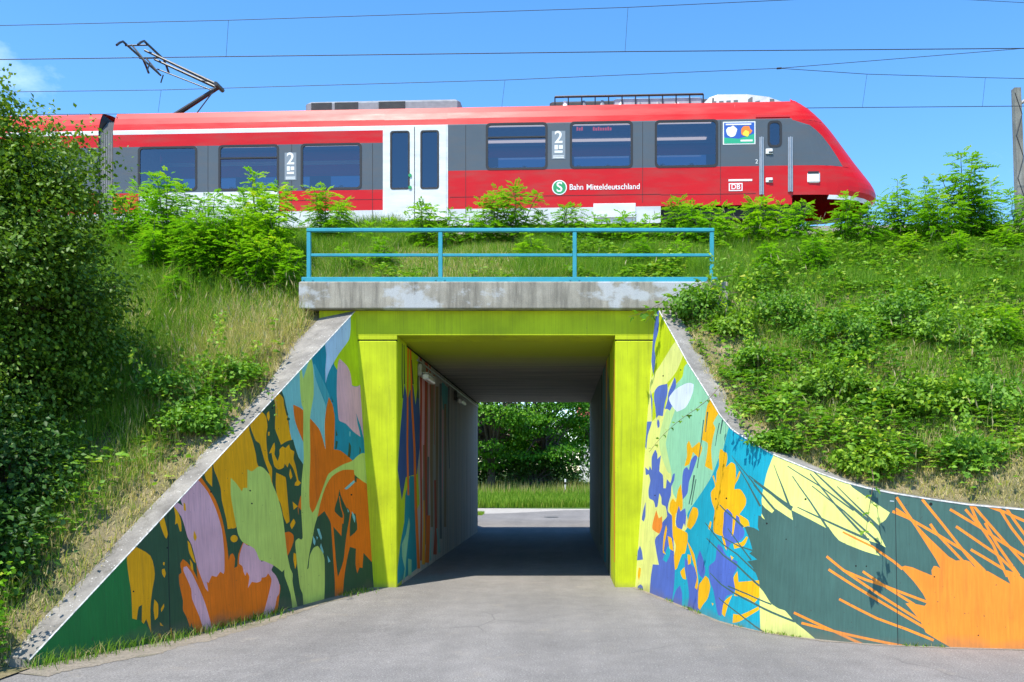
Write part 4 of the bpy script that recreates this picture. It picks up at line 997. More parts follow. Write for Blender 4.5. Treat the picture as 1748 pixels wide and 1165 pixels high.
def side_cells(b, us, vs, fn, far=False):
    """body side as cells between grid lines; fn(u, v) gives a material or None for an opening"""
    for i in range(len(us) - 1):
        for j in range(len(vs) - 1):
            m_ = fn((us[i] + us[i + 1]) / 2, (vs[j] + vs[j + 1]) / 2)
            if m_ is None: continue
            n = 1 if vs[j + 1] <= Z_LEAN else 3
            for q in range(n):
                v0 = vs[j] + (vs[j + 1] - vs[j]) * q / n; v1 = vs[j] + (vs[j + 1] - vs[j]) * (q + 1) / n
                y0, y1 = yoff(v0), yoff(v1)
                if far: y0, y1 = TW - y0, TW - y1
                pts = [(us[i], y0, v0), (us[i + 1], y0, v0), (us[i + 1], y1, v1), (us[i], y1, v1)]
                b.face(pts if not far else pts[::-1], m_)

def rect(x0, x1, y0, y1):
    u0, v1 = tr(x0, y0); u1, v0 = tr(x1, y1); va = tr(x1, y0)[1]; vb = tr(x0, y1)[1]
    return (u0, u1, (v0 + vb) / 2, (v1 + va) / 2)

WIN_L = [rect(237, 335, 252, 325), rect(374.5, 474.5, 249, 324), rect(515, 616, 246.5, 322.5)]
WIN_R = [rect(831, 933, 211.5, 288.5), rect(974.5, 1078.5, 209, 286), rect(1119.5, 1224, 206.5, 284.5)]
DOOR = rect(655.5, 763, 216, 377)
CABW = rect(1312, 1333, 208, 250)
u_l = tr(193, 250)[0]
v_belt_l = tr(655, 324)[1]; v_gt_l = tr(655, 244)[1]; v_st0, v_st1 = tr(600, 223.5)[1], tr(600, 216)[1]
v_belt_r = tr(1000, 288.3)[1]; v_gt_r = tr(1000, 208.5)[1]; v_sk = tr(900, 355.5)[1]
u_wp0, u_wp1 = tr(237, 340)[0], tr(476, 340)[0]

def openings(wins):
    return lambda u, v: any(w[0] < u < w[1] and w[2] < v < w[3] for w in wins)
def left_fn(wins):
    op = openings(wins)
    def fn(u, v):
        if op(u, v): return None
        if v < v_sk: return M['white']
        if v < v_belt_l: return M['white'] if u_wp0 < u < u_wp1 else M['red']
        if v < v_gt_l: return M['grey']
        if v_st0 < v < v_st1: return M['white']
        return M['red']
    return fn
def right_fn(wins):
    op = openings(wins)
    def fn(u, v):
        if op(u, v): return None
        if v < v_sk: return M['white'] if u < tr(1128, 360)[0] else None
        if v < v_belt_r: return M['red']
        if v < v_gt_r: return M['grey']
        return M['red']
    return fn
def brk(*a):
    return sorted(set(round(x, 5) for x in a))
vL = brk(Z_SK, v_sk, v_belt_l, v_gt_l, v_st0, v_st1, Z_LEAN, Z_ROOF, *[w[2] for w in WIN_L], *[w[3] for w in WIN_L])
vR = brk(Z_SK, v_sk, v_belt_r, v_gt_r, Z_LEAN, Z_ROOF, *[w[2] for w in WIN_R + [CABW]], *[w[3] for w in WIN_R + [CABW]])
uL = brk(u_l, DOOR[0], u_wp0, u_wp1, *[w[0] for w in WIN_L], *[w[1] for w in WIN_L])
uR = brk(DOOR[1], UN, tr(1128, 360)[0], *[w[0] for w in WIN_R + [CABW]], *[w[1] for w in WIN_R + [CABW]])
b = MB(); side_cells(b, uL, vL, left_fn(WIN_L)); tb(b, 'side_panel')
b = MB(); side_cells(b, uR, vR, right_fn(WIN_R + [CABW])); tb(b, 'side_panel')
b = MB(); side_cells(b, brk(DOOR[0], DOOR[1]), brk(DOOR[3], Z_LEAN, Z_ROOF) if DOOR[3] < Z_LEAN else brk(DOOR[3], Z_ROOF), lambda u, v: M['red']); tb(b, 'side_panel')
b = MB()                                                   # far side, same openings
side_cells(b, uL, vL, left_fn(WIN_L), True); side_cells(b, uR, vR, right_fn(WIN_R), True)
side_cells(b, brk(DOOR[0], DOOR[1]), brk(Z_SK, Z_LEAN, Z_ROOF), lambda u, v: M['red'], True)
tb(b, 'far_side')
# roof, floor, lining
def roof_mesh(u0, u1, name, parent=None):
    b = MB(); ya = yoff(Z_ROOF)
    prof = [(ya + (TW - 2 * ya) * t, Z_ROOF + 0.20 * (1 - abs(2 * t - 1) ** 2.6)) for t in np.linspace(0, 1, 15)]
    n = 6
    for i in range(n):
        a, c = u0 + (u1 - u0) * i / n, u0 + (u1 - u0) * (i + 1) / n
        for (y0, z0), (y1, z1) in zip(prof, prof[1:]):
            b.face([(a, y0, z0), (c, y0, z0), (c, y1, z1), (a, y1, z1)], M['red'])
    return tb(b, name, parent, True)
roof_mesh(u_l, UN, 'roof')
b = MB()
b.box(u_l + 0.05, UN, 0.12, TW - 0.12, 0.45, 0.75, M['under'])
b.box(u_l + 0.05, UN, 0.30, TW - 0.30, Z_ROOF - 0.32, Z_ROOF - 0.28, M['inner'])
b.face([(u_l + 0.05, 0.1, 0.5), (u_l + 0.05, TW - 0.1, 0.5), (u_l + 0.05, TW - 0.1, Z_ROOF - 0.1), (u_l + 0.05, 0.1, Z_ROOF - 0.1)], M['inner'])
b.face([(UN - 1.6, 0.1, 0.5), (UN - 1.6, TW - 0.1, 0.5), (UN - 1.6, TW - 0.1, Z_ROOF - 0.1), (UN - 1.6, 0.1, Z_ROOF - 0.1)], M['inner'])
tb(b, 'saloon_lining')
for yy in (0.75, TW - 0.75):
    b = MB(); b.box(u_l + 0.8, UN - 2.2, yy - 0.07, yy + 0.07, Z_ROOF - 0.36, Z_ROOF - 0.325, M['strip']); tb(b, 'ceiling_light')
def seat(u, y, z, parent=train):
    b = MB(); b.box(u, u + 0.42, y, y + 0.46, z + 0.38, z + 0.50, M['seat'], 0.04); b.box(u, u + 0.12, y, y + 0.46, z + 0.45, z + 1.05, M['seat'], 0.04)
    o = tb(b, 'seat', parent)
    b = MB(); b.box(u - 0.01, u + 0.13, y + 0.06, y + 0.40, z + 1.02, z + 1.22, M['headrest'], 0.03); tb(b, 'headrest', o)
for w in WIN_L: 
    for k in range(2):
        seat(w[0] + 0.15 + 0.85 * k, 0.28, v_belt_l - 0.95); seat(w[0] + 0.35 + 0.85 * k, TW - 0.80, v_belt_l - 0.75)
for w in WIN_R:
    for k in range(2):
        seat(w[0] + 0.15 + 0.85 * k, 0.28, v_belt_r - 0.98); seat(w[0] + 0.35 + 0.85 * k, TW - 0.80, v_belt_r - 0.75)

def rr_outline(u0, u1, v0, v1, r, n=4):
    out = []
    for cu, cv, a0 in ((u1 - r, v0 + r, -90), (u1 - r, v1 - r, 0), (u0 + r, v1 - r, 90), (u0 + r, v0 + r, 180)):
        for k in range(n + 1):
            a = R(a0 + 90 * k / n)
            out.append((cu + r * math.cos(a), cv + r * math.sin(a)))
    return out
def window(w, hopper=None, y=0.0, name='window', parent=None, fr=0.035, mat='rubber', rad=0.09, glass='glass'):
    """black gasket ring standing proud, pane set back"""
    o_ = rr_outline(w[0] - 0.03, w[1] + 0.03, w[2] - 0.03, w[3] + 0.03, rad + 0.03)
    i_ = rr_outline(w[0] + fr, w[1] - fr, w[2] + fr, w[3] - fr, rad)
    b = MB(); n = len(o_)
    for k in range(n):
        k2 = (k + 1) % n
        b.face([(o_[k][0], y - 0.008, o_[k][1]), (o_[k2][0], y - 0.008, o_[k2][1]), (i_[k2][0], y - 0.006, i_[k2][1]), (i_[k][0], y - 0.006, i_[k][1])], M[mat])
        b.face([(i_[k][0], y - 0.006, i_[k][1]), (i_[k2][0], y - 0.006, i_[k2][1]), (i_[k2][0], y + 0.03, i_[k2][1]), (i_[k][0], y + 0.03, i_[k][1])], M[mat])
        b.face([(o_[k][0], y + 0.004, o_[k][1]), (o_[k2][0], y + 0.004, o_[k2][1]), (o_[k2][0], y - 0.008, o_[k2][1]), (o_[k][0], y - 0.008, o_[k][1])], M[mat])
    o = tb(b, name, parent)
    b = MB(); b.face([(p[0], y + 0.014, p[1]) for p in i_], M[glass]); tb(b, 'pane', o)
    if hopper is not None:
        b = MB(); b.box(w[0] + fr, w[1] - fr, y - 0.012, y + 0.012, hopper - 0.022, hopper + 0.022, M['rubber']); tb(b, 'hopper_bar', o)
    return o
for i, w in enumerate(WIN_L): window(w, tr(424, 270)[1] if i == 1 else None)
for i, w in enumerate(WIN_R): window(w, tr(880, 234.5)[1] if i == 0 else None)
window(CABW, None, rad=0.10)
for w in WIN_L + WIN_R:
    b = MB(); b.face([(w[0], TW - 0.01, w[2]), (w[1], TW - 0.01, w[2]), (w[1], TW - 0.01, w[3]), (w[0], TW - 0.01, w[3])], M['glass']); tb(b, 'far_pane')

# sliding doors
um = tr(708, 300)[0]
DWL, DWR = rect(668, 698, 226, 322.5), rect(719.5, 748, 225, 322)
for (a, c, w) in ((DOOR[0] + 0.02, um - 0.012, DWL), (um + 0.012, DOOR[1] - 0.02, DWR)):
    b = MB()
    us = brk(a, w[0], w[1], c); vs_ = brk(DOOR[2], w[2], w[3], DOOR[3] - 0.02)
    for i in range(3):
        for j in range(3):
            if i == 1 and j == 1: continue
            b.box(us[i], us[i + 1], -0.025 if True else 0, 0.03, vs_[j], vs_[j + 1], M['white'])
    o = tb(b, 'door_leaf')
    window(w, None, -0.025, 'door_window', o, 0.02, 'rubber', 0.05)
b = MB(); b.box(um - 0.012, um + 0.012, -0.01, 0.03, DOOR[2], DOOR[3] - 0.02, M['rubber']); tb(b, 'door_seal')
b = MB()
for a, c, d0, d1 in ((DOOR[0] - 0.03, DOOR[0] + 0.02, DOOR[2], DOOR[3]), (DOOR[1] - 0.02, DOOR[1] + 0.03, DOOR[2], DOOR[3]), (DOOR[0] - 0.03, DOOR[1] + 0.03, DOOR[3] - 0.02, DOOR[3] + 0.03)):
    b.box(a, c, -0.012, 0.02, d0, d1, M['white'])
b.box(DOOR[0], DOOR[1], 0.03, 0.05, DOOR[2], DOOR[3], M['under'])
tb(b, 'door_frame')
for py in (300.5, 321):
    u, v = tr(700.5, py)
    b = MB(); b.tube([(u, -0.026, v), (u, -0.05, v)], 0.05, M['sgreen'], 12); tb(b, 'door_button')

# nose
def tpx(px, py, y):
    d = ray(px, py); t = (TO.dot(tn_) + y) / d.dot(tn_); p = d * t - Vector((TO.x, TO.y, 0))
    return p.dot(te_), EYE + d.z * t - RAIL
NP = [tpx(p[0], p[1], 1.0 * k / 11 + 0.25) for k, p in enumerate(((1352, 168), (1372, 175), (1392, 187), (1412, 205), (1432, 228), (1452, 256), (1470, 282), (1486, 304), (1496, 320), (1499, 332), (1497, 345), (1488, 353)))]
vs_n = [p[1] for p in NP][::-1]; us_n = [p[0] for p in NP][::-1]
def umax(v): return float(np.interp(v, vs_n, us_n))
GP = [tr(*p) for p in ((1352, 205), (1368, 207), (1385, 214), (1402, 227), (1418, 245), (1432, 265), (1443, 283.5))]
def ugrey(v): return float(np.interp(v, [p[1] for p in GP][::-1], [p[0] for p in GP][::-1]))
v_nb, v_nt = vs_n[0], vs_n[-1]
rows = brk(v_nb, *np.linspace(v_nb, v_belt_r, 7), *np.linspace(v_belt_r, GP[0][1], 10), *np.linspace(GP[0][1], v_nt - 0.004, 6))
def nose_pt(a, v, sgn):
    U = umax(v); u = UN + a * (U - UN)
    base = yoff(v)
    half = TW / 2 - base
    h = half * max(0.0, 1 - a ** 3.2) ** 0.55
    return (u, TW / 2 - sgn * h, v)
for sgn, nm in ((1, 'nose'), (-1, 'nose')):
    b = MB()
    for j in range(len(rows) - 1):
        v0, v1 = rows[j], rows[j + 1]
        def cols_(v):
            g = min(0.985, max(0.02, (ugrey(v) - UN) / max(0.05, umax(v) - UN))) if v_belt_r - 1e-4 <= v <= GP[0][1] + 1e-4 else 0.72
            return [g * t for t in np.linspace(0, 1, 7)] + [g + (1 - g) * math.sin(t * math.pi / 2) for t in np.linspace(0, 1, 11)[1:]]
        c0, c1 = cols_(v0), cols_(v1)
        if abs(v0 - v_belt_r) < 1e-4 or (v0 < v_belt_r): pass
        mid = (v0 + v1) / 2
        if mid < v_belt_r: c0 = c1 = None
        for k in range(16):
            if c0 is None:
                tt = [0.72 * t for t in np.linspace(0, 1, 7)] + [0.72 + 0.28 * math.sin(t * math.pi / 2) for t in np.linspace(0, 1, 11)[1:]]
                A0, A1 = tt, tt
            elif mid > GP[0][1]:
                g = min(0.985, max(0.02, (ugrey(GP[0][1]) - UN) / max(0.05, umax(GP[0][1]) - UN)))
                tt = [0.5 * t for t in np.linspace(0, 1, 7)] + [0.5 + 0.5 * math.sin(t * math.pi / 2) for t in np.linspace(0, 1, 11)[1:]]
                A0, A1 = tt, tt
            else: A0, A1 = c0, c1
            m_ = M['grey'] if (v_belt_r < mid < GP[0][1] and k < 6) else M['red']
            q = [nose_pt(A0[k], v0, sgn), nose_pt(A0[k + 1], v0, sgn), nose_pt(A1[k + 1], v1, sgn), nose_pt(A1[k], v1, sgn)]
            b.face(q if sgn > 0 else q[::-1], m_)
    tb(b, nm, None, True)
b = MB()                                                   # roof cap of the nose
prev = None
for t in np.linspace(0, 1, 9):
    v = v_nt - 0.004
    ring = [(UN + t * 0.0 - 0.0, 0, 0)]
ya = yoff(Z_ROOF)
b.box(UN - 0.02, UN + 0.25, ya + 0.15, TW - ya - 0.15, Z_ROOF - 0.1, Z_ROOF + 0.10, M['red'], 0.05)
tb(b, 'nose_cap')
# front skirt, coupler, bogie
for sg in (1, -1):
    b = MB()
    P_ = [nose_pt(a, v_nb + 0.02, sg) for a in np.linspace(0.4, 0.99, 8)]
    for p, q in zip(P_, P_[1:]):
        b.face([(p[0], p[1], v_nb), (q[0], q[1], v_nb), (q[0] - 0.05, q[1], v_nb - 0.12), (p[0] - 0.05, p[1], v_nb - 0.12)], M['white'])
    tb(b, 'front_skirt')
u_c, v_c = tr(1499, 346)
b = MB(); b.box(u_c - 0.5, u_c + 0.18, TW / 2 - 0.22, TW / 2 + 0.22, v_c - 0.32, v_c - 0.02, M['steel'], 0.05); tb(b, 'coupler')
for px in (1185, 1330):
    uc = tr(px, 370)[0]
    b = MB()
    pr_ = [(uc + 0.42 * math.cos(2 * math.pi * k / 24), 0.42 + 0.42 * math.sin(2 * math.pi * k / 24)) for k in range(24)]
    for y0, y1 in ((0.55, 0.68), (TW - 0.68, TW - 0.55)):
        b.face([(p[0], y0, p[1]) for p in pr_][::-1], M['rust']); b.face([(p[0], y1, p[1]) for p in pr_], M['rust'])
        for k in range(24):
            p, q = pr_[k], pr_[(k + 1) % 24]
            b.face([(p[0], y0, p[1]), (q[0], y0, q[1]), (q[0], y1, q[1]), (p[0], y1, p[1])], M['rust'])
    b.tube([(uc, 0.5, 0.42), (uc, TW - 0.5, 0.42)], 0.09, M['under'], 10)
    tb(b, 'wheelset')
ub0, ub1 = tr(1150, 370)[0], tr(1372, 370)[0]
b = MB(); b.box(ub0, ub1, 0.25, 0.5, 0.45, 0.75, M['under'], 0.05); b.box(ub0, ub1, TW - 0.5, TW - 0.25, 0.45, 0.75, M['under'], 0.05); b.box(ub0 + 0.3, UN + 0.6, 0.3, TW - 0.3, 0.72, 0.95, M['under']); tb(b, 'bogie_frame')

# handrails, lamp box, small fittings
for px0, px1, ya_, yb_ in ((1296.5, 1303, 235, 333), (1345.5, 1352.5, 235, 328)):
    u0, v1 = tr(px0, ya_); u1, v0 = tr(px1, yb_)
    b = MB(); b.tube([(u0 / 2 + u1 / 2, -0.05, v0), (u0 / 2 + u1 / 2, -0.05, v1)], 0.022, M['steel'], 8)
    b.box(u0 - 0.01, u1 + 0.01, -0.03, 0.004, v0, v1, M['steel'])
    tb(b, 'handrail')
for px, py, w_, h_ in ((1313, 259, 0.20, 0.16), (1313, 308, 0.20, 0.14)):
    u, v = tr(px, py)
    b = MB(); b.box(u - w_ / 2, u + w_ / 2, -0.03, 0.004, v - h_ / 2, v + h_ / 2, M['sign'], 0.02); b.box(u - 0.02, u + 0.10, -0.045, -0.03, v - 0.05, v - 0.01, M['rubber'], 0.005); tb(b, 'door_handle')
u, v = tr(1389, 303.5)
b = MB(); b.box(u - 0.18, u + 0.18, -0.03, 0.3, v - 0.15, v + 0.15, M['sign'], 0.03); b.box(u - 0.17, u + 0.14, -0.034, -0.03, v + 0.10, v + 0.17, M['rubber']); tb(b, 'side_lamp')
u0, v0 = tr(1290, 198.5); u1, _ = tr(1348, 198.5)
b = MB(); b.box(u0, u1, -0.01 + yoff(v0) - 0.02, yoff(v0) + 0.05, v0 - 0.04, v0 + 0.02, M['dbred']); tb(b, 'rain_gutter')
for px0, px1 in ((1013, 1085),):
    u0, v0 = tr(px0, 372); u1, v1 = tr(px1, 347)
    b = MB(); b.box(u0, u1, -0.008, 0.01, v0, v1, M['white'], 0.004); tb(b, 'access_panel')

for px_, ya_, yb_ in ((355, 249, 378), (498, 247, 376), (636, 245, 374), (795, 211, 370), (1097, 208, 346), (1230, 206, 346)):
    u_, v1_ = tr(px_, ya_); _, v0_ = tr(px_, yb_)
    b = MB(); b.box(u_ - 0.006, u_ + 0.006, -0.003, 0.002, v0_, min(v1_, Z_LEAN), M['seam']); tb(b, 'panel_seam')
for xa2, xb3, yy_ in ((768, 1128, 337), (480, 652, 343), (1128, 1290, 333)):
    ua2, va2 = tr(xa2, yy_); ub2, vb2 = tr(xb3, yy_)
    b = MB(); b.box(ua2, ub2, -0.003, 0.002, va2 - 0.005, va2 + 0.005, M['seam']); tb(b, 'panel_seam')

# lettering and emblems
_dg = None
def text_mesh(s, size, mat, name, u, v, y, parent=None, align='LEFT', extrude=0.0, xs=1.0, bold=0.0):
    cu = bpy.data.curves.new(name, 'FONT'); cu.body = s; cu.size = size; cu.align_x = align; cu.align_y = 'CENTER'; cu.offset = bold
    o = bpy.data.objects.new(name, cu); COL.objects.link(o)
    dg = bpy.context.evaluated_depsgraph_get()
    me = bpy.data.meshes.new_from_object(o.evaluated_get(dg))
    bpy.data.objects.remove(o)
    me.transform(Matrix.Translation((u, y, v)) @ Matrix.Rotation(R(90), 4, 'X') @ Matrix.Diagonal((xs, 1, 1, 1)))
    me.materials.clear(); me.materials.append(mat)
    me.name = name
    return link(name, me, parent or train, True)
def plate(u0, u1, v0, v1, y, mat, name, parent=None):
    b = MB(); b.box(u0, u1, y, y + 0.004, v0, v1, mat); return tb(b, name, parent)
for (x0, x1, y0, y1) in ((486, 506, 261, 308), (942, 965, 224, 272)):
    u0, u1, v0, v1 = rect(x0, x1, y0, y1)
    p = plate(u0, u1, v0, v1, -0.006, M['signgrey'], 'class_sign')
    text_mesh('2', (v1 - v0) * 0.60, M['sign'], 'numeral', (u0 + u1) / 2, v1 - (v1 - v0) * 0.24, -0.0085, p, 'CENTER', bold=0.008)
    w_ = u1 - u0
    for k, (a, c, d, e) in enumerate(((0.2, 0.45, 0.34, 0.50), (0.52, 0.82, 0.36, 0.49), (0.2, 0.80, 0.22, 0.30), (0.1, 0.9, 0.09, 0.12), (0.1, 0.9, 0.03, 0.06))):
        plate(u0 + w_ * a, u0 + w_ * c, v0 + (v1 - v0) * d, v0 + (v1 - v0) * e, -0.0105, M['sign'], 'pictogram', p)
uc, vc = tr(955, 320.5)
def disc_part(u, v, r, y, mat, name, parent=None, n=28):
    b = MB(); b.tube([(u, y + 0.004, v), (u, y, v)], r, mat, n); return tb(b, name, parent)
em = disc_part(uc, vc, 0.215, -0.006, M['sign'], 'line_emblem')
disc_part(uc, vc, 0.185, -0.0085, M['sgreen'], 'emblem_disc', em)
text_mesh('S', 0.40, M['sign'], 'emblem_letter', uc, vc, -0.0115, em, 'CENTER', bold=0.006)
for word, xa_, xb2 in (('Bahn', 972.5, 995.5), ('Mitteldeutschland', 1001.5, 1092)):
    ut, vt = tr(xa_, 320.3)
    t_ = text_mesh(word, 0.23, M['sign'], 'line_name', ut, vt, -0.006, bold=0.002)
    lo_ = min(v_.co.x for v_ in t_.data.vertices); wd_ = max(v_.co.x for v_ in t_.data.vertices) - lo_
    tw_ = tr(xb2, 320)[0] - ut
    for v_ in t_.data.vertices: v_.co.x = ut + (v_.co.x - lo_) * tw_ / wd_
u0, u1, v0, v1 = rect(1244, 1267.5, 313, 326.5)
p = plate(u0, u1, v0, v1, -0.006, M['sign'], 'operator_emblem')
plate(u0 + 0.03, u1 - 0.03, v0 + 0.03, v1 - 0.03, -0.0085, M['dbred'], 'emblem_field', p)
text_mesh('DB', 0.20, M['sign'], 'emblem_letters', (u0 + u1) / 2, (v0 + v1) / 2, -0.011, p, 'CENTER', bold=0.003)
u, v = tr(1243.5, 308.3)
plate(u, tr(1284, 308.3)[0], v - 0.028, v + 0.028, -0.006, M['sign'], 'small_print_line')
u, v = tr(1289, 276.5)
text_mesh('2', 0.17, M['sign'], 'car_number', u, v, -0.006)
# destination display behind the glass
for x0_, x1_, n_ in ((984, 996, 3), (1012, 1045, 8)):          # red display characters, too blurred to read
    for k_ in range(n_):
        ua_ = tr(x0_ + (x1_ - x0_) * k_ / n_, 219)[0]; ub3 = tr(x0_ + (x1_ - x0_) * (k_ + 0.72) / n_, 219)[0]
        v_ = tr(x0_, 219)[1]; h_ = 0.075 if k_ in (0, 2, 6) else 0.05
        plate(ua_, ub3, v_ - 0.055, v_ - 0.055 + h_ + 0.03, 0.05, M['led'], 'display_character')
# advert poster: blue field, white and orange blots, green band
u0, u1, v0, v1 = rect(1234, 1289.5, 208, 247)
po = plate(u0, u1, v0, v1, -0.006, M['sign'], 'advert_poster')
plate(u0 + 0.03, u1 - 0.03, v0 + (v1 - v0) * 0.24, v1 - 0.03, -0.0085, M['pblue'], 'poster_field', po)
b = MB(); b.face([(u0 + 0.03, -0.0105, v0 + 0.03), (u1 - 0.03, -0.0105, v0 + 0.03), (u1 - 0.03, -0.0105, v0 + 0.30), (u0 + 0.45, -0.0105, v0 + 0.16), (u0 + 0.03, -0.0105, v0 + 0.20)], M['pgreen']); tb(b, 'poster_band', po)
def blot(u, v, r, mat, nm, y, n, seed):
    rr = random.Random(seed); b = MB()
    b.face([(u + r * (1 + 0.35 * (rr.random() - 0.5)) * math.cos(2 * math.pi * k / n), y, v + r * (1 + 0.35 * (rr.random() - 0.5)) * math.sin(2 * math.pi * k / n)) for k in range(n)], mat); tb(b, nm, po)
blot(u0 + 0.25, v0 + 0.37, 0.16, M['sign'], 'white_blot', -0.012, 14, 1)
blot(u0 + 0.66, v0 + 0.38, 0.15, M['porange'], 'orange_blot', -0.012, 12, 2)
blot(u0 + 0.66, v0 + 0.31, 0.09, M['pyellow'], 'yellow_blot', -0.0135, 10, 3)
plate(u0 + 0.08, u1 - 0.12, v1 - 0.10, v1 - 0.06, -0.0125, M['sign'], 'print_line', po)
plate(u0 + 0.50, u1 - 0.08, v0 + 0.08, v0 + 0.13, -0.0125, M['sign'], 'print_line', po)

# gangway and the trailing car
u_c2 = tr(168, 250)[0]
b = MB(); n = 9
for i in range(n):
    a = u_c2 - 0.02 + (u_l - u_c2 + 0.04) * i / n; c = u_c2 - 0.02 + (u_l - u_c2 + 0.04) * (i + 1) / n; m_ = (a + c) / 2
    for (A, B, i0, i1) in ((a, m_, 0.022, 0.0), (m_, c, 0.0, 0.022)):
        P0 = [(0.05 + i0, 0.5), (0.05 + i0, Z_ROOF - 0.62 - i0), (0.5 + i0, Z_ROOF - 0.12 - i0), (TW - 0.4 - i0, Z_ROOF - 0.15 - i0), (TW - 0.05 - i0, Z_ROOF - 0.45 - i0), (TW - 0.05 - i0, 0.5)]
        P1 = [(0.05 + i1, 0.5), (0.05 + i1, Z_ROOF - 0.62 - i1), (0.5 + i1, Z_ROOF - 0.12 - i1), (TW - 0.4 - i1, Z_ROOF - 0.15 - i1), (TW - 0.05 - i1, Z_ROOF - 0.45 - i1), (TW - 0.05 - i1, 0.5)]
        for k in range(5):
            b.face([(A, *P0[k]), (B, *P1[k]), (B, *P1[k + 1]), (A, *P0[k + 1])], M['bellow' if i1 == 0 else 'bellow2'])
tb(b, 'gangway_bellows')
b = MB()
u_b = u_c2 - 16
W2 = [(u_c2 - 0.9 - 2.4 * k - 1.7, u_c2 - 0.9 - 2.4 * k, WIN_L[0][2], WIN_L[0][3]) for k in range(4)]
side_cells(b, brk(u_b, u_c2, *[w[0] for w in W2], *[w[1] for w in W2]), vL, left_fn(W2))
side_cells(b, brk(u_b, u_c2, *[w[0] for w in W2], *[w[1] for w in W2]), vL, left_fn(W2), True)
ya = yoff(Z_ROOF)
for uu in (u_b, u_c2):
    b.face([(uu, 0.0, Z_SK), (uu, 0, Z_LEAN), (uu, ya, Z_ROOF), (uu, TW - ya, Z_ROOF), (uu, TW, Z_LEAN), (uu, TW, Z_SK)], M['rubber'] if uu == u_c2 else M['red'])
car2 = tb(b, 'trailing_car')
roof_mesh(u_b, u_c2, 'roof', car2)
for w in W2: window(w, None, 0.0, 'window', car2)
b = MB(); ya = yoff(Z_ROOF)
b.face([(u_l, 0.0, Z_SK), (u_l, 0, Z_LEAN), (u_l, ya, Z_ROOF), (u_l, TW - ya, Z_ROOF), (u_l, TW, Z_LEAN), (u_l, TW, Z_SK)], M['rubber']); tb(b, 'end_wall')

# roof equipment
def rbox(x0, x1, y_top, y0, y1, mat, name, bev=0.05, zb=None, parent=None):
    u0, _ = tr(x0, y_top); u1, _ = tr(x1, y_top)
    zt_ = Z_ROOF + zb
    b = MB(); b.box(u0, u1, y0, y1, Z_ROOF - 0.02, zt_, mat, bev); return tb(b, name, parent)
ac = rbox(506, 778, 165, 0.75, TW - 0.75, M['roofgrey'], 'air_conditioner', 0.08, 0.50)
u0, u1 = tr(512, 170)[0], tr(770, 170)[0]
for (a, c) in ((0.02, 0.16), (0.18, 0.34), (0.48, 0.66)):
    for k in range(8):
        uu0, uu1 = u0 + (u1 - u0) * a, u0 + (u1 - u0) * c
        b = MB(); b.box(uu0, uu1, 0.735, 0.76, Z_ROOF + 0.21 + k * 0.03, Z_ROOF + 0.225 + k * 0.03, M['roofdark']); tb(b, 'grille_bar', ac)
for k, (x0, x1, h_) in enumerate(((808, 832, 0.28), (412, 470, 0.26), (230, 285, 0.24))):
    rbox(x0, x1, 180, 0.9, TW - 0.9, M['roofdark'], 'roof_insulator', 0.06, h_)
fr_ = rbox(935, 1222, 165, 0.85, TW - 0.85, M['roofdark'], 'roof_frame', 0.05, 0.40)
u0, u1 = tr(945, 160)[0], tr(1205, 160)[0]
for yy in (0.7, TW - 0.7):
    b = MB(); b.tube([(u0, yy, Z_ROOF + 0.46), (u1, yy, Z_ROOF + 0.46)], 0.035, M['dark_steel'], 6); tb(b, 'rail', fr_)
for k in range(12):
    u = u0 + (u1 - u0) * k / 11
    b = MB(); b.tube([(u, 0.7, Z_ROOF + 0.05), (u, 0.7, Z_ROOF + 0.46)], 0.022, M['dark_steel'], 6); tb(b, 'stanchion', fr_)
for k in range(7):
    u = u0 + 0.3 + k * 0.55
    b = MB(); b.tube([(u, 0.8, Z_ROOF + 0.1), (u, 0.8, Z_ROOF + 0.2), (u, 0.8, Z_ROOF + 0.36)], [0.05, 0.09, 0.05], M['roofgrey' if k % 3 else 'sign'], 8); tb(b, 'insulator', fr_)
rbox(1048, 1204, 162, 0.74, TW - 0.74, M['fair'], 'roof_cover', 0.04, 0.40)
b = MB()                                                     # streamlined front fairing
ua, ub_ = tr(1198, 160)[0], tr(1352, 160)[0]
prof = [(0.0, 0.10), (0.12, 0.38), (0.22, 0.46), (0.55, 0.45), (0.80, 0.36), (1.0, 0.16)]
for (t0, h0), (t1, h1) in zip(prof, prof[1:]):
    a, c = ua + (ub_ - ua) * t0, ua + (ub_ - ua) * t1
    for (ya0, ya1, k0, k1) in ((0.55, 0.75, 0.0, 1.0), (0.75, TW - 0.75, 1.0, 1.0), (TW - 0.75, TW - 0.55, 1.0, 0.0)):
        b.face([(a, ya0, Z_ROOF - 0.02 + h0 * k0), (c, ya0, Z_ROOF - 0.02 + h1 * k0), (c, ya1, Z_ROOF + h1 * k1), (a, ya1, Z_ROOF + h0 * k1)], M['fair'])
fa = tb(b, 'roof_fairing')
for k in range(9):
    if k in (4, 7): continue
    u = ua + 0.35 + k * 0.21
    h_ = 0.44 if k < 6 else 0.36
    b = MB(); b.raw([(u, 0.585, Z_ROOF + 0.09), (u + 0.13, 0.585, Z_ROOF + 0.09), (u + 0.16, 0.715, Z_ROOF + h_ * 0.80), (u + 0.03, 0.715, Z_ROOF + h_ * 0.80), (u, 0.60, Z_ROOF + 0.06), (u + 0.13, 0.60, Z_ROOF + 0.06), (u + 0.16, 0.73, Z_ROOF + h_ * 0.78), (u + 0.03, 0.73, Z_ROOF + h_ * 0.78)], [(0, 1, 2, 3), (4, 7, 6, 5), (0, 4, 5, 1), (1, 5, 6, 2), (2, 6, 7, 3), (3, 7, 4, 0)], M['roofdark']); tb(b, 'louvre', fa)

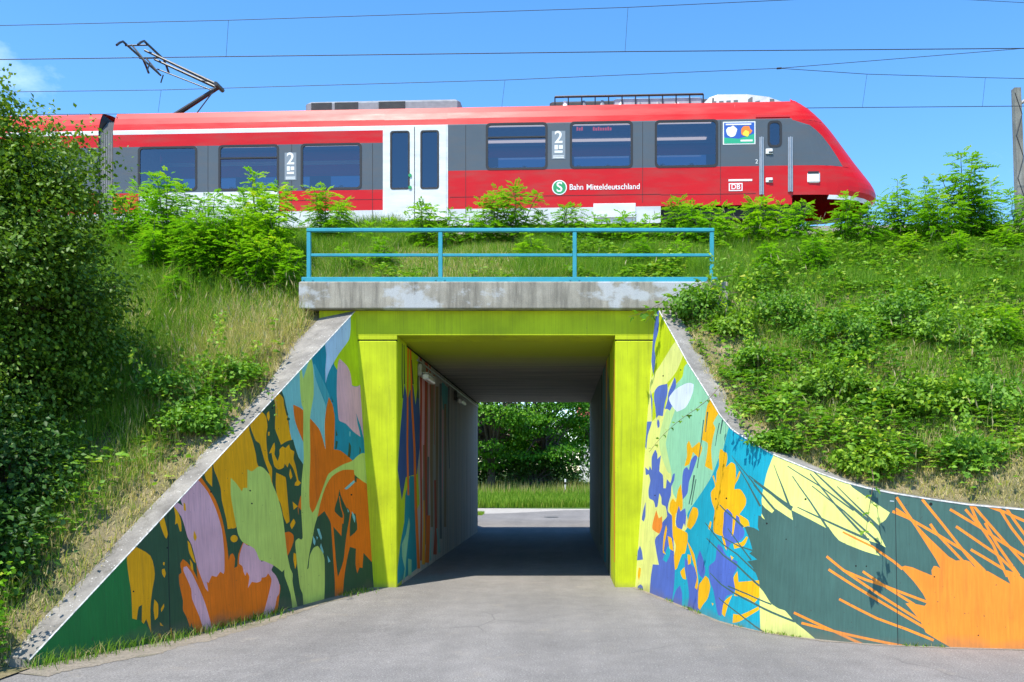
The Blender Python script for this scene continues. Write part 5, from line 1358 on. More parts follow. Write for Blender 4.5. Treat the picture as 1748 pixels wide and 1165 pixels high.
# pantograph
def tp(px, py, y):
    """photo pixel at depth y inside the train -> local point"""
    d = ray(px, py); nn = tn_
    t = (TO.dot(nn) + y) / d.dot(nn)
    p = d * t - Vector((TO.x, TO.y, 0))
    return Vector((p.dot(te_), y, EYE + d.z * t - RAIL))
pg = MB(); ym = TW / 2
kn = tp(374, 149, ym); bs_ = tp(283, 186, ym); hd = tp(250, 93, ym)
pg.box(bs_.x - 0.6, bs_.x + 0.9, ym - 0.45, ym + 0.45, Z_ROOF + 0.15, Z_ROOF + 0.24, M['dark_steel'], 0.02)
pan = tb(pg, 'pantograph')
def ptube(pts, r, nm, mat='dark_steel'):
    b = MB(); b.tube(pts, r, M[mat], 8); tb(b, nm, pan)
ptube([Vector((bs_.x, ym, Z_ROOF + 0.24)), kn], [0.085, 0.06], 'lower_arm')
ptube([Vector((bs_.x + 0.9, ym - 0.12, Z_ROOF + 0.24)), kn + Vector((-0.1, -0.1, -0.12))], 0.018, 'lower_rod')
ptube([kn + Vector((0, -0.25, 0)), kn + Vector((0, 0.25, 0))], 0.07, 'knuckle')
ptube([kn + Vector((0, -0.20, 0)), hd + Vector((0.1, -0.30, -0.02))], [0.05, 0.035], 'upper_arm')
ptube([kn + Vector((0, 0.20, 0)), hd + Vector((0.1, 0.30, -0.02))], [0.05, 0.035], 'upper_arm')
ptube([kn + Vector((-0.12, 0, -0.14)), tp(268, 118, ym)], 0.02, 'upper_rod')
fr2 = tp(262, 118, ym)
ptube([fr2 + Vector((0, -0.45, 0)), fr2 + Vector((0, 0.45, 0))], 0.03, 'cross_tube')
for sy in (-0.42, 0.42):
    ptube([fr2 + Vector((0, sy, 0)), hd + Vector((-0.25, sy, 0.10))], 0.025, 'head_strut')
    ptube([fr2 + Vector((0.1, sy, 0)), fr2 + Vector((0.02, sy, -0.25))], 0.02, 'spring')
for du in (-0.42, 0.24):
    pts = [hd + Vector((du, s_, z_)) for s_, z_ in ((-0.95, -0.16), (-0.80, -0.02), (-0.6, 0.12), (0.6, 0.12), (0.80, -0.02), (0.95, -0.16))]
    ptube(pts, 0.035, 'contact_strip')
ptube([hd + Vector((-0.45, -0.42, 0.08)), hd + Vector((0.27, -0.42, 0.08))], 0.025, 'head_bar')
ptube([hd + Vector((-0.45, 0.42, 0.08)), hd + Vector((0.27, 0.42, 0.08))], 0.025, 'head_bar')

# ================================================================== TRACK, OVERHEAD LINE
def tw3(u, y, z):                                            # train axes -> world
    return Vector((TO.x, TO.y, 0)) + te_ * u + tn_ * y + Vector((0, 0, z))
b = MB()
yb0, yb1 = -1.4, 7.4
for (ya0, za0, ya1, za1) in ((yb0 - 0.7, RAIL - 0.62, yb0, RAIL - 0.20), (yb0, RAIL - 0.20, yb1, RAIL - 0.20), (yb1, RAIL - 0.20, yb1 + 0.7, RAIL - 0.62)):
    b.face([tw3(-70, ya0, za0), tw3(70, ya0, za0), tw3(70, ya1, za1), tw3(-70, ya1, za1)], M['ballast'])
tag(b.build('ballast_bed'), kind='structure')
for yc in (TW / 2, TW / 2 + 4.4):
    for g in (-0.75, 0.75):
        b = MB()
        for (w_, z0, z1) in ((0.07, -0.17, -0.15), (0.012, -0.15, -0.045), (0.036, -0.045, 0.0)):
            P = [tw3(u, yc + g + s_ * w_, RAIL + z) for u in (-70, 70) for s_ in (-1, 1) for z in (z0, z1)]
            b.raw(P, [(0, 1, 3, 2), (4, 6, 7, 5), (0, 4, 5, 1), (2, 3, 7, 6), (1, 5, 7, 3), (0, 2, 6, 4)], M['rust'])
        tag(b.build('rail'), kind='structure')

def wire(pts, r, name, parent=None, mat='dark_steel', n=5):
    b = MB(); b.tube(pts, r, M[mat], n); return b.build(name, parent)
YC1, YC2 = 27.5, 32.0
def wp(px, py, Y): return at(px, py, Y)
cw1 = wire([wp(-200, 104, YC1 + .4), wp(0, 102, YC1 + .3), wp(350, 97.5, YC1 + .2), wp(1070, 88.5, YC1 - .1), wp(1748, 83, YC1 - .4), wp(2000, 81, YC1 - .5)], 0.014, 'contact_wire')
tag(cw1, 'lower contact wire of near track, touching the raised pantograph', 'wire', 'overhead wires')
mw1 = wire([wp(-200, 47, YC1 + .4), wp(0, 44, YC1 + .3), wp(390, 35, YC1 + .2), wp(1072, 13, YC1 - .1), wp(1350, 0, YC1 - .2), wp(1800, -28, YC1 - .4)], 0.010, 'catenary_wire')
tag(mw1, 'topmost catenary wire above near track with two droppers', 'wire', 'overhead wires')
for (a, c) in (((390, 35), (386, 97)), ((1072, 13), (1067, 88.5))):
    wire([wp(*a, YC1), wp(*c, YC1)], 0.006, 'dropper', mw1)
mw2 = wire([wp(-200, 161, YC2), wp(0, 157.5, YC2), wp(275, 154, YC2), wp(862, 137, YC2), wp(1330, 117, YC2)], 0.011, 'catenary_wire')
tag(mw2, 'catenary wire of far track running behind train roof up to the splice', 'wire', 'overhead wires')
for (a, c) in (((275, 154), (270, 192)), ((862, 137), (856, 188))):
    wire([wp(*a, YC2), wp(*c, YC2)], 0.006, 'dropper', mw2)
mw3 = wire([wp(1330, 117, YC2 + .02), wp(1480, 127, YC2), wp(1682, 133, YC2), wp(1900, 138, YC2)], 0.011, 'catenary_wire')
tag(mw3, 'catenary wire sagging to the right from splice, with two droppers', 'wire', 'overhead wires')
for (a, c) in (((1480, 127), (1472, 184)), ((1682, 133), (1677, 182))):
    wire([wp(*a, YC2), wp(*c, YC2)], 0.006, 'dropper', mw3)
mw4 = wire([wp(1330, 117, YC2 + .06), wp(1540, 100, YC2), wp(1748, 83, YC2 - .5), wp(1900, 70, YC2 - 1)], 0.011, 'catenary_wire')
tag(mw4, 'wire rising to the right from the splice towards near contact wire', 'wire', 'overhead wires')
b = MB(); b.tube([wp(1326, 117.3, YC2), wp(1334, 116.6, YC2)], 0.035, M['dark_steel'], 8); b.build('clamp', mw4)
cw2 = wire([wp(-200, 197, YC2), wp(400, 194, YC2), wp(1403, 184.5, YC2), wp(1748, 181.5, YC2), wp(1950, 180, YC2)], 0.013, 'contact_wire')
tag(cw2, 'contact wire of far track seen beyond the train nose', 'wire', 'overhead wires')
hw = wire([wp(1600, -3, YC2 + 2), wp(1748, 5, YC2 + 2), wp(1900, 13, YC2 + 2)], 0.010, 'feeder_wire')
tag(hw, 'thin feeder wire crossing the top right corner of sky', 'wire', 'overhead wires')

# mast at the right edge
YMa = 33.5
ma = empty('catenary_mast', (at(1739, 300, YMa).x, YMa, 8.9), 0, 'grey steel overhead line mast at the right edge of the embankment', 'mast')
M['mast'] = concrete('mast_concrete', (0.30, 0.30, 0.26), (0.19, 0.19, 0.165), True)
zt_m = at(0, 152, YMa).z
xa, xb_ = at(1729, 0, YMa).x, at(1740, 0, YMa).x
def mast_x(z): return (zt_m - z) * 0.035
b = MB()
P = []
for z in (8.4, zt_m):
    o_ = mast_x(z); g = 0.03 * (zt_m - z) / 5
    P += [(xa + o_ - g, YMa - 0.13, z), (xb_ + o_ + g, YMa - 0.13, z), (xb_ + o_ + g, YMa + 0.13, z), (xa + o_ - g, YMa + 0.13, z)]
b.raw(P, [(3, 2, 1, 0), (4, 5, 6, 7), (0, 1, 5, 4), (1, 2, 6, 5), (2, 3, 7, 6), (3, 0, 4, 7)], M['mast']); b.build('shaft', ma)
nb = 9
for k in range(nb):
    z0 = 9.3 + (zt_m - 9.5) * k / nb; z1 = 9.3 + (zt_m - 9.5) * (k + 1) / nb
    b = MB(); b.tube([((xa if k % 2 else xb_) + mast_x(z0), YMa - 0.14, z0), ((xb_ if k % 2 else xa) + mast_x(z1), YMa - 0.14, z1)], 0.014, M['dark_steel'], 6); b.build('lattice_bar', ma)
zc = at(0, 172, YMa).z
b = MB(); b.tube([(xb_, YMa, zc - 0.15), (xb_ + 0.35, YMa, zc + 0.1), (xb_ + 1.6, YMa, zc + 0.35)], [0.05, 0.09, 0.05], M['lampbody'], 8); b.build('insulator', ma)
zc2 = at(0, 288, YMa).z
b = MB(); b.tube([(xb_, YMa, zc2), (xb_ + 0.3, YMa, zc2 + 0.05), (xb_ + 1.6, YMa, zc2 + 1.0)], [0.05, 0.08, 0.04], M['lampbody'], 8); b.build('insulator', ma)
# ================================================================== EMBANKMENT
_rt = [RW.surf(s_, z) for s_, z in pr]
_rn = [RW.base(s_)[1] for s_, z in pr]
_qx = np.array([p.x for p, n in zip(_rt, _rn)]); _qy = np.array([p.y for p, n in zip(_rt, _rn)])
_ord = np.argsort(_qy)
_qx, _qy = _qx[_ord], _qy[_ord]
def hL(y): return 0.08 + 0.733 * (y - 10.57)
def hR(y): return 1.80 + 0.588 * (y - 11.7)
def xl_lim(y): return -3.80 - 0.339 * (18 - y) - 0.068 * np.maximum(hL(y), 0)
def xr_lim(y): return np.interp(y, _qy, _qx, left=99.0)
_o2 = np.argsort(_qx); _px, _py = _qx[_o2], _qy[_o2]
def yw(x): return np.interp(x, _px, _py)
def rdist(x, y):
    dx = np.clip(x - np.interp(y, _qy, _qx), 1e-3, 9); dy = np.clip(y - yw(x), 1e-3, 9)
    return dx * dy / np.sqrt(dx * dx + dy * dy)
def ter(x, y, bumps=True):
    x = np.asarray(x, float); y = np.asarray(y, float)
    w = np.clip((x + 4) / 6, 0, 1); w = w * w * (3 - 2 * w)
    lo = hL(np.minimum(y, 18.0)) * (1 - w) + hR(np.minimum(y, 18.0)) * w
    lo = np.maximum(lo, -0.05 + 0.0 * x)
    up = np.interp(y, [18.0, 18.5, 20.5, 23.7, 34.1, 46.0], [0, 0.45, 1.55, 2.95, 2.95, -5.6])
    z = lo + up
    if bumps:
        a = np.clip(z, 0, 1) * np.where(y < 23.5, 1, 0.2)
        z = z + a * ((vnoise(x, y, 0.9, 1) - 0.5) * 0.22 + (vnoise(x, y, 2.7, 2) - 0.5) * 0.10)
        dw = np.where(y < 18.2, np.where(x < -1, xl_lim(y) - x, rdist(x, y)), 9)
        z = z - 0.16 * np.exp(-(np.clip(dw, 0, 9) / (0.42 + 0.6 * np.clip((y - 15.8) / 2, 0, 1) * (x < -1))) ** 2)
    return z
def on_slope(x, y, m=0.0):
    x = np.asarray(x, float); y = np.asarray(y, float)
    left = (x < xl_lim(y) - m) & (y < 18.3)
    right = (x - 0.75 * m > xr_lim(y - 0.75 * m)) & (x > 1.0) & (y < 18.3)
    deck = (y >= 18.3) & (y < 35.0)
    far = (y >= 35.0) & ((x < -5.6) | (x > 3.6))
    return left | right | deck | far
def ter_grid(x0, x1, y0, y1, d):
    xs = np.arange(x0, x1 + d / 2, d); ys = np.arange(y0, y1 + d / 2, d)
    X, Y = np.meshgrid(xs, ys, indexing='ij')
    Z = ter(X, Y)
    V = np.stack([X, Y, Z], -1).reshape(-1, 3)
    i, j = np.meshgrid(np.arange(len(xs) - 1), np.arange(len(ys) - 1), indexing='ij')
    n = len(ys)
    q = np.stack([i * n + j, (i + 1) * n + j, (i + 1) * n + j + 1, i * n + j + 1], -1).reshape(-1, 4)
    ins = on_slope(X, Y, 0.22).reshape(-1)
    V[~ins, 2] -= 0.10
    front = (Y.reshape(-1) < 18.2) & ~on_slope(X, Y, 0.03).reshape(-1)
    ok = ins[q].any(1) & ~front[q].any(1)
    return V, q[ok]
parts = []
for a in ((-18, 15, 9.6, 24, 0.15), (-18, 15, 24, 46, 0.5), (-98, -18, 9.6, 46, 1.0), (15, 95, 11.4, 46, 1.0)):
    V, q = ter_grid(*a); parts.append((V, np.full(len(q), 4), q.ravel(), np.zeros(len(q))))
V, Fl, Lp, rn = merge(parts)
em_ = link('embankment', np_mesh('embankment', V, Fl, Lp, [M['soil']]))
em_.data.polygons.foreach_set('use_smooth', [True] * len(em_.data.polygons))
tag(em_, kind='structure')
b = MB()                                                       # earth lip filling between deck and embankment
b.box(-5.2, 3.2, 18.28, 34.9, 5.7, 6.02, M['soil']); tag(b.build('earth_fill'), kind='structure')

# sandy strip along the foot of the left wall
b = MB(); prev = None
for s_ in np.linspace(0.1, 8.1, 220):
    p, n = LW.base(s_)
    w_ = 0.10 + 0.42 * min(1, s_ / 5.0) * (0.6 + 0.8 * float(vnoise(s_, 0.0, 1.6, 5))) + 0.10 * float(vnoise(s_, 3.0, 7, 6)) + 0.07 * float(vnoise(s_, 9.0, 23, 6)) - 0.04
    q = p + n * w_; p2 = p - n * 0.15
    cur = ((p2.x, p2.y, gz(p2.x, p2.y) + 0.012), (q.x, q.y, gz(q.x, q.y) + 0.004))
    if prev: b.face([prev[0], prev[1], cur[1], cur[0]], M['sand'])
    prev = cur
tag(b.build('sandy_verge'), kind='structure')
b = MB(); prev = None
for s_ in np.linspace(0.0, RW.s[-1] - 0.5, 90):
    p, n = RW.base(s_)
    w_ = 0.03 + 0.10 * float(vnoise(s_, 0.0, 3.6, 8)); q = p + n * w_; p2 = p - n * 0.15
    cur = ((p2.x, p2.y, 0.010), (q.x, q.y, 0.004))
    if prev: b.face([prev[0], cur[0], cur[1], prev[1]], M['sand'])
    prev = cur
tag(b.build('sandy_verge'), kind='structure')
# bare ground off the left end of the road
V, q = None, None
b = MB()
xs = np.linspace(-60, -6.25, 60); ys = np.linspace(-8, 11.0, 40)
for i in range(len(xs) - 1):
    for j in range(len(ys) - 1):
        c = [(xs[i], ys[j]), (xs[i + 1], ys[j]), (xs[i + 1], ys[j + 1]), (xs[i], ys[j + 1])]
        if all(x_ < -6.2 for x_, _ in c) and ys[j + 1] < 10.9: b.face([(x_, y_, 0.012 + 0.05 * float(vnoise(x_, y_, 0.7, 3)) * (0 if x_ > -6.4 else 1)) for x_, y_ in c], M['soil'])
tag(b.build('verge_ground'), kind='structure')

# ================================================================== GRASS AND GROUND COVER (stuff)
GR = leaf_mat('grass_blades', [(0.0, (0.07, 0.17, 0.012)), (0.3, (0.135, 0.285, 0.020)), (0.55, (0.235, 0.38, 0.030)), (0.72, (0.36, 0.375, 0.08)), (0.86, (0.52, 0.42, 0.19)), (1.0, (0.64, 0.53, 0.31))], 0.42, 0.6, 0.2)
BR = leaf_mat('bramble_leaves', [(0.0, (0.06, 0.16, 0.014)), (0.5, (0.15, 0.32, 0.024)), (0.85, (0.27, 0.46, 0.034)), (1.0, (0.40, 0.48, 0.07))], 0.36, 0.55, 0.3)
RO = leaf_mat('robinia_leaves', [(0.0, (0.080, 0.225, 0.010)), (0.5, (0.155, 0.37, 0.012)), (0.9, (0.26, 0.47, 0.020)), (1.0, (0.42, 0.46, 0.04))], 0.42, 0.5, 0.3)
HA = leaf_mat('hawthorn_leaves', [(0.0, (0.040, 0.10, 0.008)), (0.5, (0.090, 0.195, 0.014)), (0.85, (0.175, 0.305, 0.024)), (1.0, (0.28, 0.36, 0.06))], 0.28, 0.5, 0.3)
SH = leaf_mat('shaded_leaves', [(0.0, (0.018, 0.06, 0.008)), (0.6, (0.045, 0.125, 0.014)), (1.0, (0.11, 0.24, 0.024))], 0.22, 0.5, 0.3)  # leaf green darkened to stand for shade under and behind the trees
MA = leaf_mat('maple_leaves', [(0.0, (0.030, 0.125, 0.006)), (0.5, (0.085, 0.26, 0.010)), (1.0, (0.19, 0.41, 0.018))], 0.38, 0.5, 0.3)
BK = simple('bark', (0.10, 0.075, 0.055), 0.9, var=0.35, scale=14, bmp=0.6)
ST = simple('green_stem', (0.10, 0.13, 0.04), 0.7)
CANE = simple('brown_cane', (0.16, 0.10, 0.06), 0.7)

def blades(P, H, Wd, lean, az, rnd):
    n = len(P)
    d = np.stack([np.cos(az), np.sin(az), np.zeros(n)], 1)
    s_ = np.stack([-np.sin(az + rng.uniform(-1, 1, n)), np.cos(az + rng.uniform(-1, 1, n)), np.zeros(n)], 1)
    s_[:, 1] *= 0.45; s_ = norm(s_)                                 # blades mostly turned to be seen
    up = np.array([[0, 0, 1.0]])
    H_ = H[:, None]; w = Wd[:, None] * 0.5
    m = P + up * H_ * 0.55 + d * H_ * lean[:, None] * 0.28
    t = P + up * H_ * (1 - 0.28 * lean[:, None] ** 2) + d * H_ * lean[:, None] * 0.85
    V = np.stack([P - s_ * w, P + s_ * w, m + s_ * w * 0.8, m - s_ * w * 0.8, t], 1).reshape(-1, 3)
    o = (np.arange(n) * 5)[:, None]
    loops = np.concatenate([o + np.array([[0, 1, 2, 3]]), o + np.array([[3, 2, 4]])], 1).ravel()
    fl = np.tile([4, 3], n)
    return V, fl, loops, np.repeat(rnd, 2)

def scatter(n, x0, x1, y0, y1, m=0.36):
    x = rng.uniform(x0, x1, n); y = rng.uniform(y0, y1, n)
    mm = m + np.where((x < -1) & (y > 15.6), 0.5 * np.clip((y - 15.6) / 2.2, 0, 1), 0) * (m > 0.1)
    ok = on_slope(x, y, mm - 0.10 * rng.random(n))
    return x[ok], y[ok]
def in_view(x, y, z, pad=60):
    px = CX + F * x / y; py = CY - F * (z - EYE) / y
    return (px > -pad) & (px < W0 + pad) & (py > -pad) & (py < H0 + pad * 2)
def wall_dist(x, y):
    return np.where(x < -1, (xl_lim(y) - x), np.where(y < 18, rdist(x, y), 9))
def dryness(x, y):
    d = np.clip(wall_dist(x, y), 0, 9)
    v = 0.62 * np.exp(-np.clip(d - 0.4, 0, 9) / 0.75)
    v = v + np.where(x > 0, 0.62 * np.exp(-np.clip(y - 12.2, 0, 9) / 1.9), 0)
    v = v + np.where(x < -1, 0.60 * np.exp(-((x + 5.9) / 1.3) ** 2 - ((y - 16.4) / 1.3) ** 2), 0)
    v = v * np.where((x < -1) & (d > 0.9), 0.85, 1.0)
    v = v + 0.55 * (vnoise(x, y, 0.55, 11) - 0.42) + 0.35 * (vnoise(x, y, 2.1, 12) - 0.5)
    v = v * np.where(y > 18.3, 0.35, 1.0)
    return np.clip(v, 0, 1)
gp = []
x, y = scatter(420000, -17, 14, 9.7, 24.0)
z = ter(x, y); ok = in_view(x, y, z); x, y, z = x[ok], y[ok], z[ok]
dr = dryness(x, y)
den = np.clip(0.35 + 0.35 * (y > 18.3) + 0.9 * vnoise(x, y, 1.3, 21) + np.where(wall_dist(x, y) < 0.7, np.where(x > 0, 0.15, -0.3), 0), 0.08, 1)
ok = rng.random(len(x)) < den; x, y, z, dr = x[ok], y[ok], z[ok], dr[ok]
n = len(x)
H = (0.13 + 0.30 * vnoise(x, y, 0.8, 22) + 0.10 * rng.random(n)) * np.where(wall_dist(x, y) < 0.8, 0.55, 1.0)
H = H * np.where((x > 1.5) & (y < 19), 0.72, 1.0) * np.where(y > 18.4, 1.3, 1.0)
H = H * np.where((x < -1) & (wall_dist(x, y) > 0.7), 1.25, 1.0)
H = H * np.where((x < -1) & (y > 15) & (y < 18.5), 1.45, 1.0)
isdry = rng.random(n) < dr
rn = np.where(isdry, rng.uniform(0.66, 1.0, n), np.clip(rng.normal(0.34 + 0.18 * dr, 0.14, n), 0, 0.68))
gp.append(blades(np.stack([x, y, z - 0.02], 1), H, rng.uniform(0.007, 0.013, n), rng.uniform(0.1, 0.95, n), rng.uniform(0, 6.28, n), rn))
# thatch: short dead grass lying on the slope
x, y = scatter(160000, -15, 13, 9.7, 24.0, 0.30); z = ter(x, y); ok = in_view(x, y, z) & (rng.random(len(x)) < dryness(x, y) * 1.3); x, y, z = x[ok], y[ok], z[ok]; n = len(x)
gp.append(blades(np.stack([x, y, z], 1), rng.uniform(0.05, 0.14, n), rng.uniform(0.006, 0.012, n), rng.uniform(0.9, 1.7, n), rng.uniform(0, 6.28, n), rng.uniform(0.72, 1.0, n)))
V, Fl, Lp, rn = merge(gp)
tag(link('slope_grass', np_mesh('slope_grass', V, Fl, Lp, [GR], rn)), 'long green and straw coloured grass covering the embankment slopes', 'grass', kind='stuff')

# flowering grasses with seed heads, left slope and crest
x, y = scatter(9000, -15, 13, 11, 23.6); z = ter(x, y)
pz = np.where(x < -1, np.exp(-((x + 6.0) / 1.5) ** 2 - ((y - 16.6) / 1.5) ** 2), 0) + 0.12 * (vnoise(x, y, 0.9, 31) > 0.55) + 0.10 * (y > 22)
ok = (rng.random(len(x)) < pz) & in_view(x, y, z); x, y, z = x[ok], y[ok], z[ok]; n = len(x)
H = rng.uniform(0.45, 0.85, n); az = rng.uniform(0, 6.28, n); ln = rng.uniform(0.05, 0.35, n)
A = blades(np.stack([x, y, z], 1), H, np.full(n, 0.005), ln, az, rng.uniform(0.66, 0.9, n))
d = np.stack([np.cos(az), np.sin(az), np.zeros(n)], 1)
tip = np.stack([x, y, z], 1) + np.array([[0, 0, 1.0]]) * (H * (1 - 0.28 * ln ** 2))[:, None] + d * (H * ln * 0.85)[:, None]
dirs = norm(d * 0.4 + np.array([[0, 0, 1.0]]))
B_ = leaves(tip - dirs * 0.10, dirs, norm(rng.normal(size=(n, 3))), np.full(n, 0.17), rng.uniform(0.016, 0.028, n), rng.uniform(0.82, 1.0, n))
V, Fl, Lp, rn = merge([A, B_])
tag(link('seeding_grass', np_mesh('seeding_grass', V, Fl, Lp, [GR], rn)), 'tall straw coloured seed heads standing in the slope grass', 'grass', kind='stuff')

def trifoliate(C, D, L, rnd):
    """three leaflets on a short stalk"""
    n = len(C); D = norm(D); up = np.array([[0, 0, 1.0]])
    S = norm(np.cross(D, up) + 1e-6); N = norm(np.cross(S, D) + rng.normal(0, 0.35, (n, 3)))
    out = []
    for a, l in ((0.0, 1.0), (1.15, 0.8), (-1.15, 0.8)):
        dd = D * math.cos(a) + S * math.sin(a)
        out.append(leaves(C, dd, N, L * l, L * l * 0.72, np.clip(rnd + rng.normal(0, 0.06, n), 0, 1), 0.12))
    return out
# brambles: sprawling cover, thick on the right slope
bp = []
x, y = scatter(190000, -15, 13.5, 10, 23.5); z = ter(x, y)
pd = np.where(x > 0, 0.12 + 1.5 * np.clip(0.5 * vnoise(x, y, 0.75, 41) + 0.5 * vnoise(x, y, 1.9, 45) - 0.41, 0, 1) * 2.2 * np.clip(1.25 - 0.06 * (y - 12), 0.4, 1.2), 0)
pd = pd + np.where((x < -1), 1.2 * np.exp(-((x - (xl_lim(y) - 1.35)) / 0.85) ** 2 - ((y - 15.1) / 0.95) ** 2) + 0.30 * (y < 13.2) * (x < xl_lim(y) - 0.8), 0)
pd = pd * np.where(y > 19.5, 0.55, 1.0) + np.where((y > 18.3) & (y < 19.8) & (x > -5) & (x < 3), 0.25 * (vnoise(x, y, 1.2, 44) > 0.45), 0)
ok = (rng.random(len(x)) < pd) & in_view(x, y, z); x, y, z = x[ok], y[ok], z[ok]; n = len(x)
hh = (0.08 + 0.85 * np.clip(vnoise(x, y, 1.5, 42) - 0.25, 0, 1)) * rng.uniform(0.15, 1.0, n) ** 0.6
C = np.stack([x, y, z + hh], 1)
az = rng.uniform(0, 6.28, n); D = np.stack([np.cos(az), np.sin(az) * 0.8 - 0.35, rng.uniform(-0.1, 0.5, n)], 1)
bp += trifoliate(C, D, rng.uniform(0.055, 0.125, n), np.clip(rng.normal(0.55, 0.22, n) + 0.5 * (vnoise(x, y, 0.6, 43) - 0.5), 0, 1))
V, Fl, Lp, rn = merge(bp)
tag(link('bramble_cover', np_mesh('bramble_cover', V, Fl, Lp, [BR], rn)), 'sprawling bramble leaves covering the slope', 'bramble', kind='stuff')

# weeds at the foot of the walls
wp_ = []
xs, ys, hs = [], [], []
for s_ in rng.uniform(0.4, 7.9, 1500):
    if vnoise(s_, 0, 1.4, 51) + 0.045 * s_ < 0.62: continue
    p, n_ = LW.base(s_); q = p + n_ * abs(rng.normal(0.03, 0.14)); xs.append(q.x); ys.append(q.y); hs.append(rng.uniform(0.04, 0.20) * (0.5 + s_ / 9))
for s_ in rng.uniform(0.3, 9.5, 900):
    if vnoise(s_, 5, 2.2, 52) < 0.56: continue
    p, n_ = RW.base(s_); q = p + n_ * abs(rng.normal(0.01, 0.03)); xs.append(q.x); ys.append(q.y); hs.append(rng.uniform(0.02, 0.075))
for k in range(3400):
    xx, yy = rng.uniform(-7.6, -6.02 - 0.25 * rng.random()), rng.uniform(9.2, 10.9)
    if xx > -6.45 - 0.30 * (yy - 10.57) and yy > 10.3: continue; xs.append(xx); ys.append(yy); hs.append(rng.uniform(0.08, 0.32))
xs, ys, hs = np.array(xs), np.array(ys), np.array(hs); n = len(xs)
zz = np.array([gz(a, c) for a, c in zip(xs, ys)])
wp_.append(blades(np.stack([xs, ys, zz], 1), hs, rng.uniform(0.006, 0.012, n), rng.uniform(0.2, 1.1, n), rng.uniform(0, 6.28, n), np.where(rng.random(n) < 0.2, 0.85, rng.uniform(0.2, 0.6, n))))
V, Fl, Lp, rn = merge(wp_)
tag(link('verge_weeds', np_mesh('verge_weeds', V, Fl, Lp, [GR], rn)), 'low weeds and grass tufts along the foot of the walls', 'weeds', kind='stuff')

# ================================================================== SAPLINGS ON THE SLOPE
def sapling_meshes(h, nst, seed):
    r = np.random.default_rng(seed)
    sb = MB(); lf = []
    for k in range(nst):
        a = r.uniform(0, 6.28); sp = r.uniform(0.16, 0.48) * h ** 0.8 * (0.25 if k == 0 else 1)
        hk = h * (1.0 if k == 0 else r.uniform(0.45, 0.97))
        pts = [Vector((r.normal(0, 0.03), r.normal(0, 0.03), -0.1))]
        for t in np.linspace(0.2, 1, 6):
            pts.append(Vector((math.cos(a) * sp * t ** 1.3 + r.normal(0, 0.02), math.sin(a) * sp * t ** 1.3 + r.normal(0, 0.02), hk * t)))
        sb.tube(pts, [0.016 * h ** 0.5 * (1 - 0.8 * i / 6) + 0.003 for i in range(len(pts))], ST, 5)
        nl = int(46 * hk + 16)
        for i in range(nl):
            t = 0.12 + 0.88 * (i / nl) ** 0.8
            f = t * (len(pts) - 1); j = min(int(f), len(pts) - 2)
            p = pts[j].lerp(pts[j + 1], f - j)
            az = r.uniform(0, 6.283); el = 0.05 + 0.65 * t ** 4 + r.normal(0, 0.28)
            L = r.uniform(0.16, 0.36) * (1.0 - 0.18 * t) * (0.85 + 0.15 * h)
            d = np.array([math.cos(az) * math.cos(el), math.sin(az) * math.cos(el), math.sin(el)])
            off = 0.0
            if r.random() < 0.75: off = r.uniform(0.03, 0.42) * (1.12 - t) ** 0.6 * (0.25 + 0.45 * h)          # leaves on side twigs
            p0 = np.array(p) + d * off * np.array([1, 1, 0.6])
            s_ = np.cross(d, [0, 0, 1.0]); s_ /= np.linalg.norm(s_) + 1e-9
            npair = 6
            tt = np.linspace(0.22, 0.95, npair); tt = np.concatenate([tt, tt, [1.0]])
            sd_ = np.concatenate([np.ones(npair), -np.ones(npair), [0]])
            C = p0 + d * L * tt[:, None] + np.array([0, 0, -0.45 * L]) * (tt ** 2)[:, None]
            D = s_ * sd_[:, None] * 0.9 + d * (0.35 + 0.65 * (sd_ == 0))[:, None] + np.array([0, 0, -0.08])
            N = np.tile(np.array([0, 0, 1.0]) - d * 0.3, (len(tt), 1)) + r.normal(0, 0.2, (len(tt), 3))
            rn = np.clip(0.15 + 0.6 * t + r.normal(0, 0.12) + r.normal(0, 0.05, len(tt)), 0, 0.97)
            lf.append(leaves(C, D, N, np.full(len(tt), L * 0.26), np.full(len(tt), L * 0.15), rn, 0.05))
    V, Fl, Lp, rn = merge(lf)
    return np_mesh('foliage', V, Fl, Lp, [RO], rn), sb
SAP = []
for h, ns, sd_ in ((1.0, 4, 1), (1.0, 5, 2), (1.5, 5, 3), (2.1, 7, 4), (2.2, 6, 5), (0.6, 4, 6)):
    me, sb = sapling_meshes(h, ns, sd_)
    so = sb.build('stem'); sm = so.data; bpy.data.objects.remove(so)
    SAP.append((h, me, sm))
def plant(px, py_top, Y, var, label, extra=1.0, name='robinia_sapling', cat='sapling', group='young robinia shrubs on the embankment'):
    x = (px - CX) / F * Y
    z = float(ter(x, Y)); top = EYE + (CY - py_top) / F * Y
    h = max(0.25, (top - z)) * extra
    h0, me, sm = SAP[var]
    o = empty(name, (x, Y, z), random.uniform(0, 6.28), label, cat, group)
    sc = h / h0 / 1.04
    o.scale = (max(sc, 0.75 * sc + 0.2),) * 2 + (sc,)
    for nm, m_ in (('foliage', me), ('stem', sm)):
        c = bpy.data.objects.new(nm, m_); COL.objects.link(c); c.parent = o
    return o
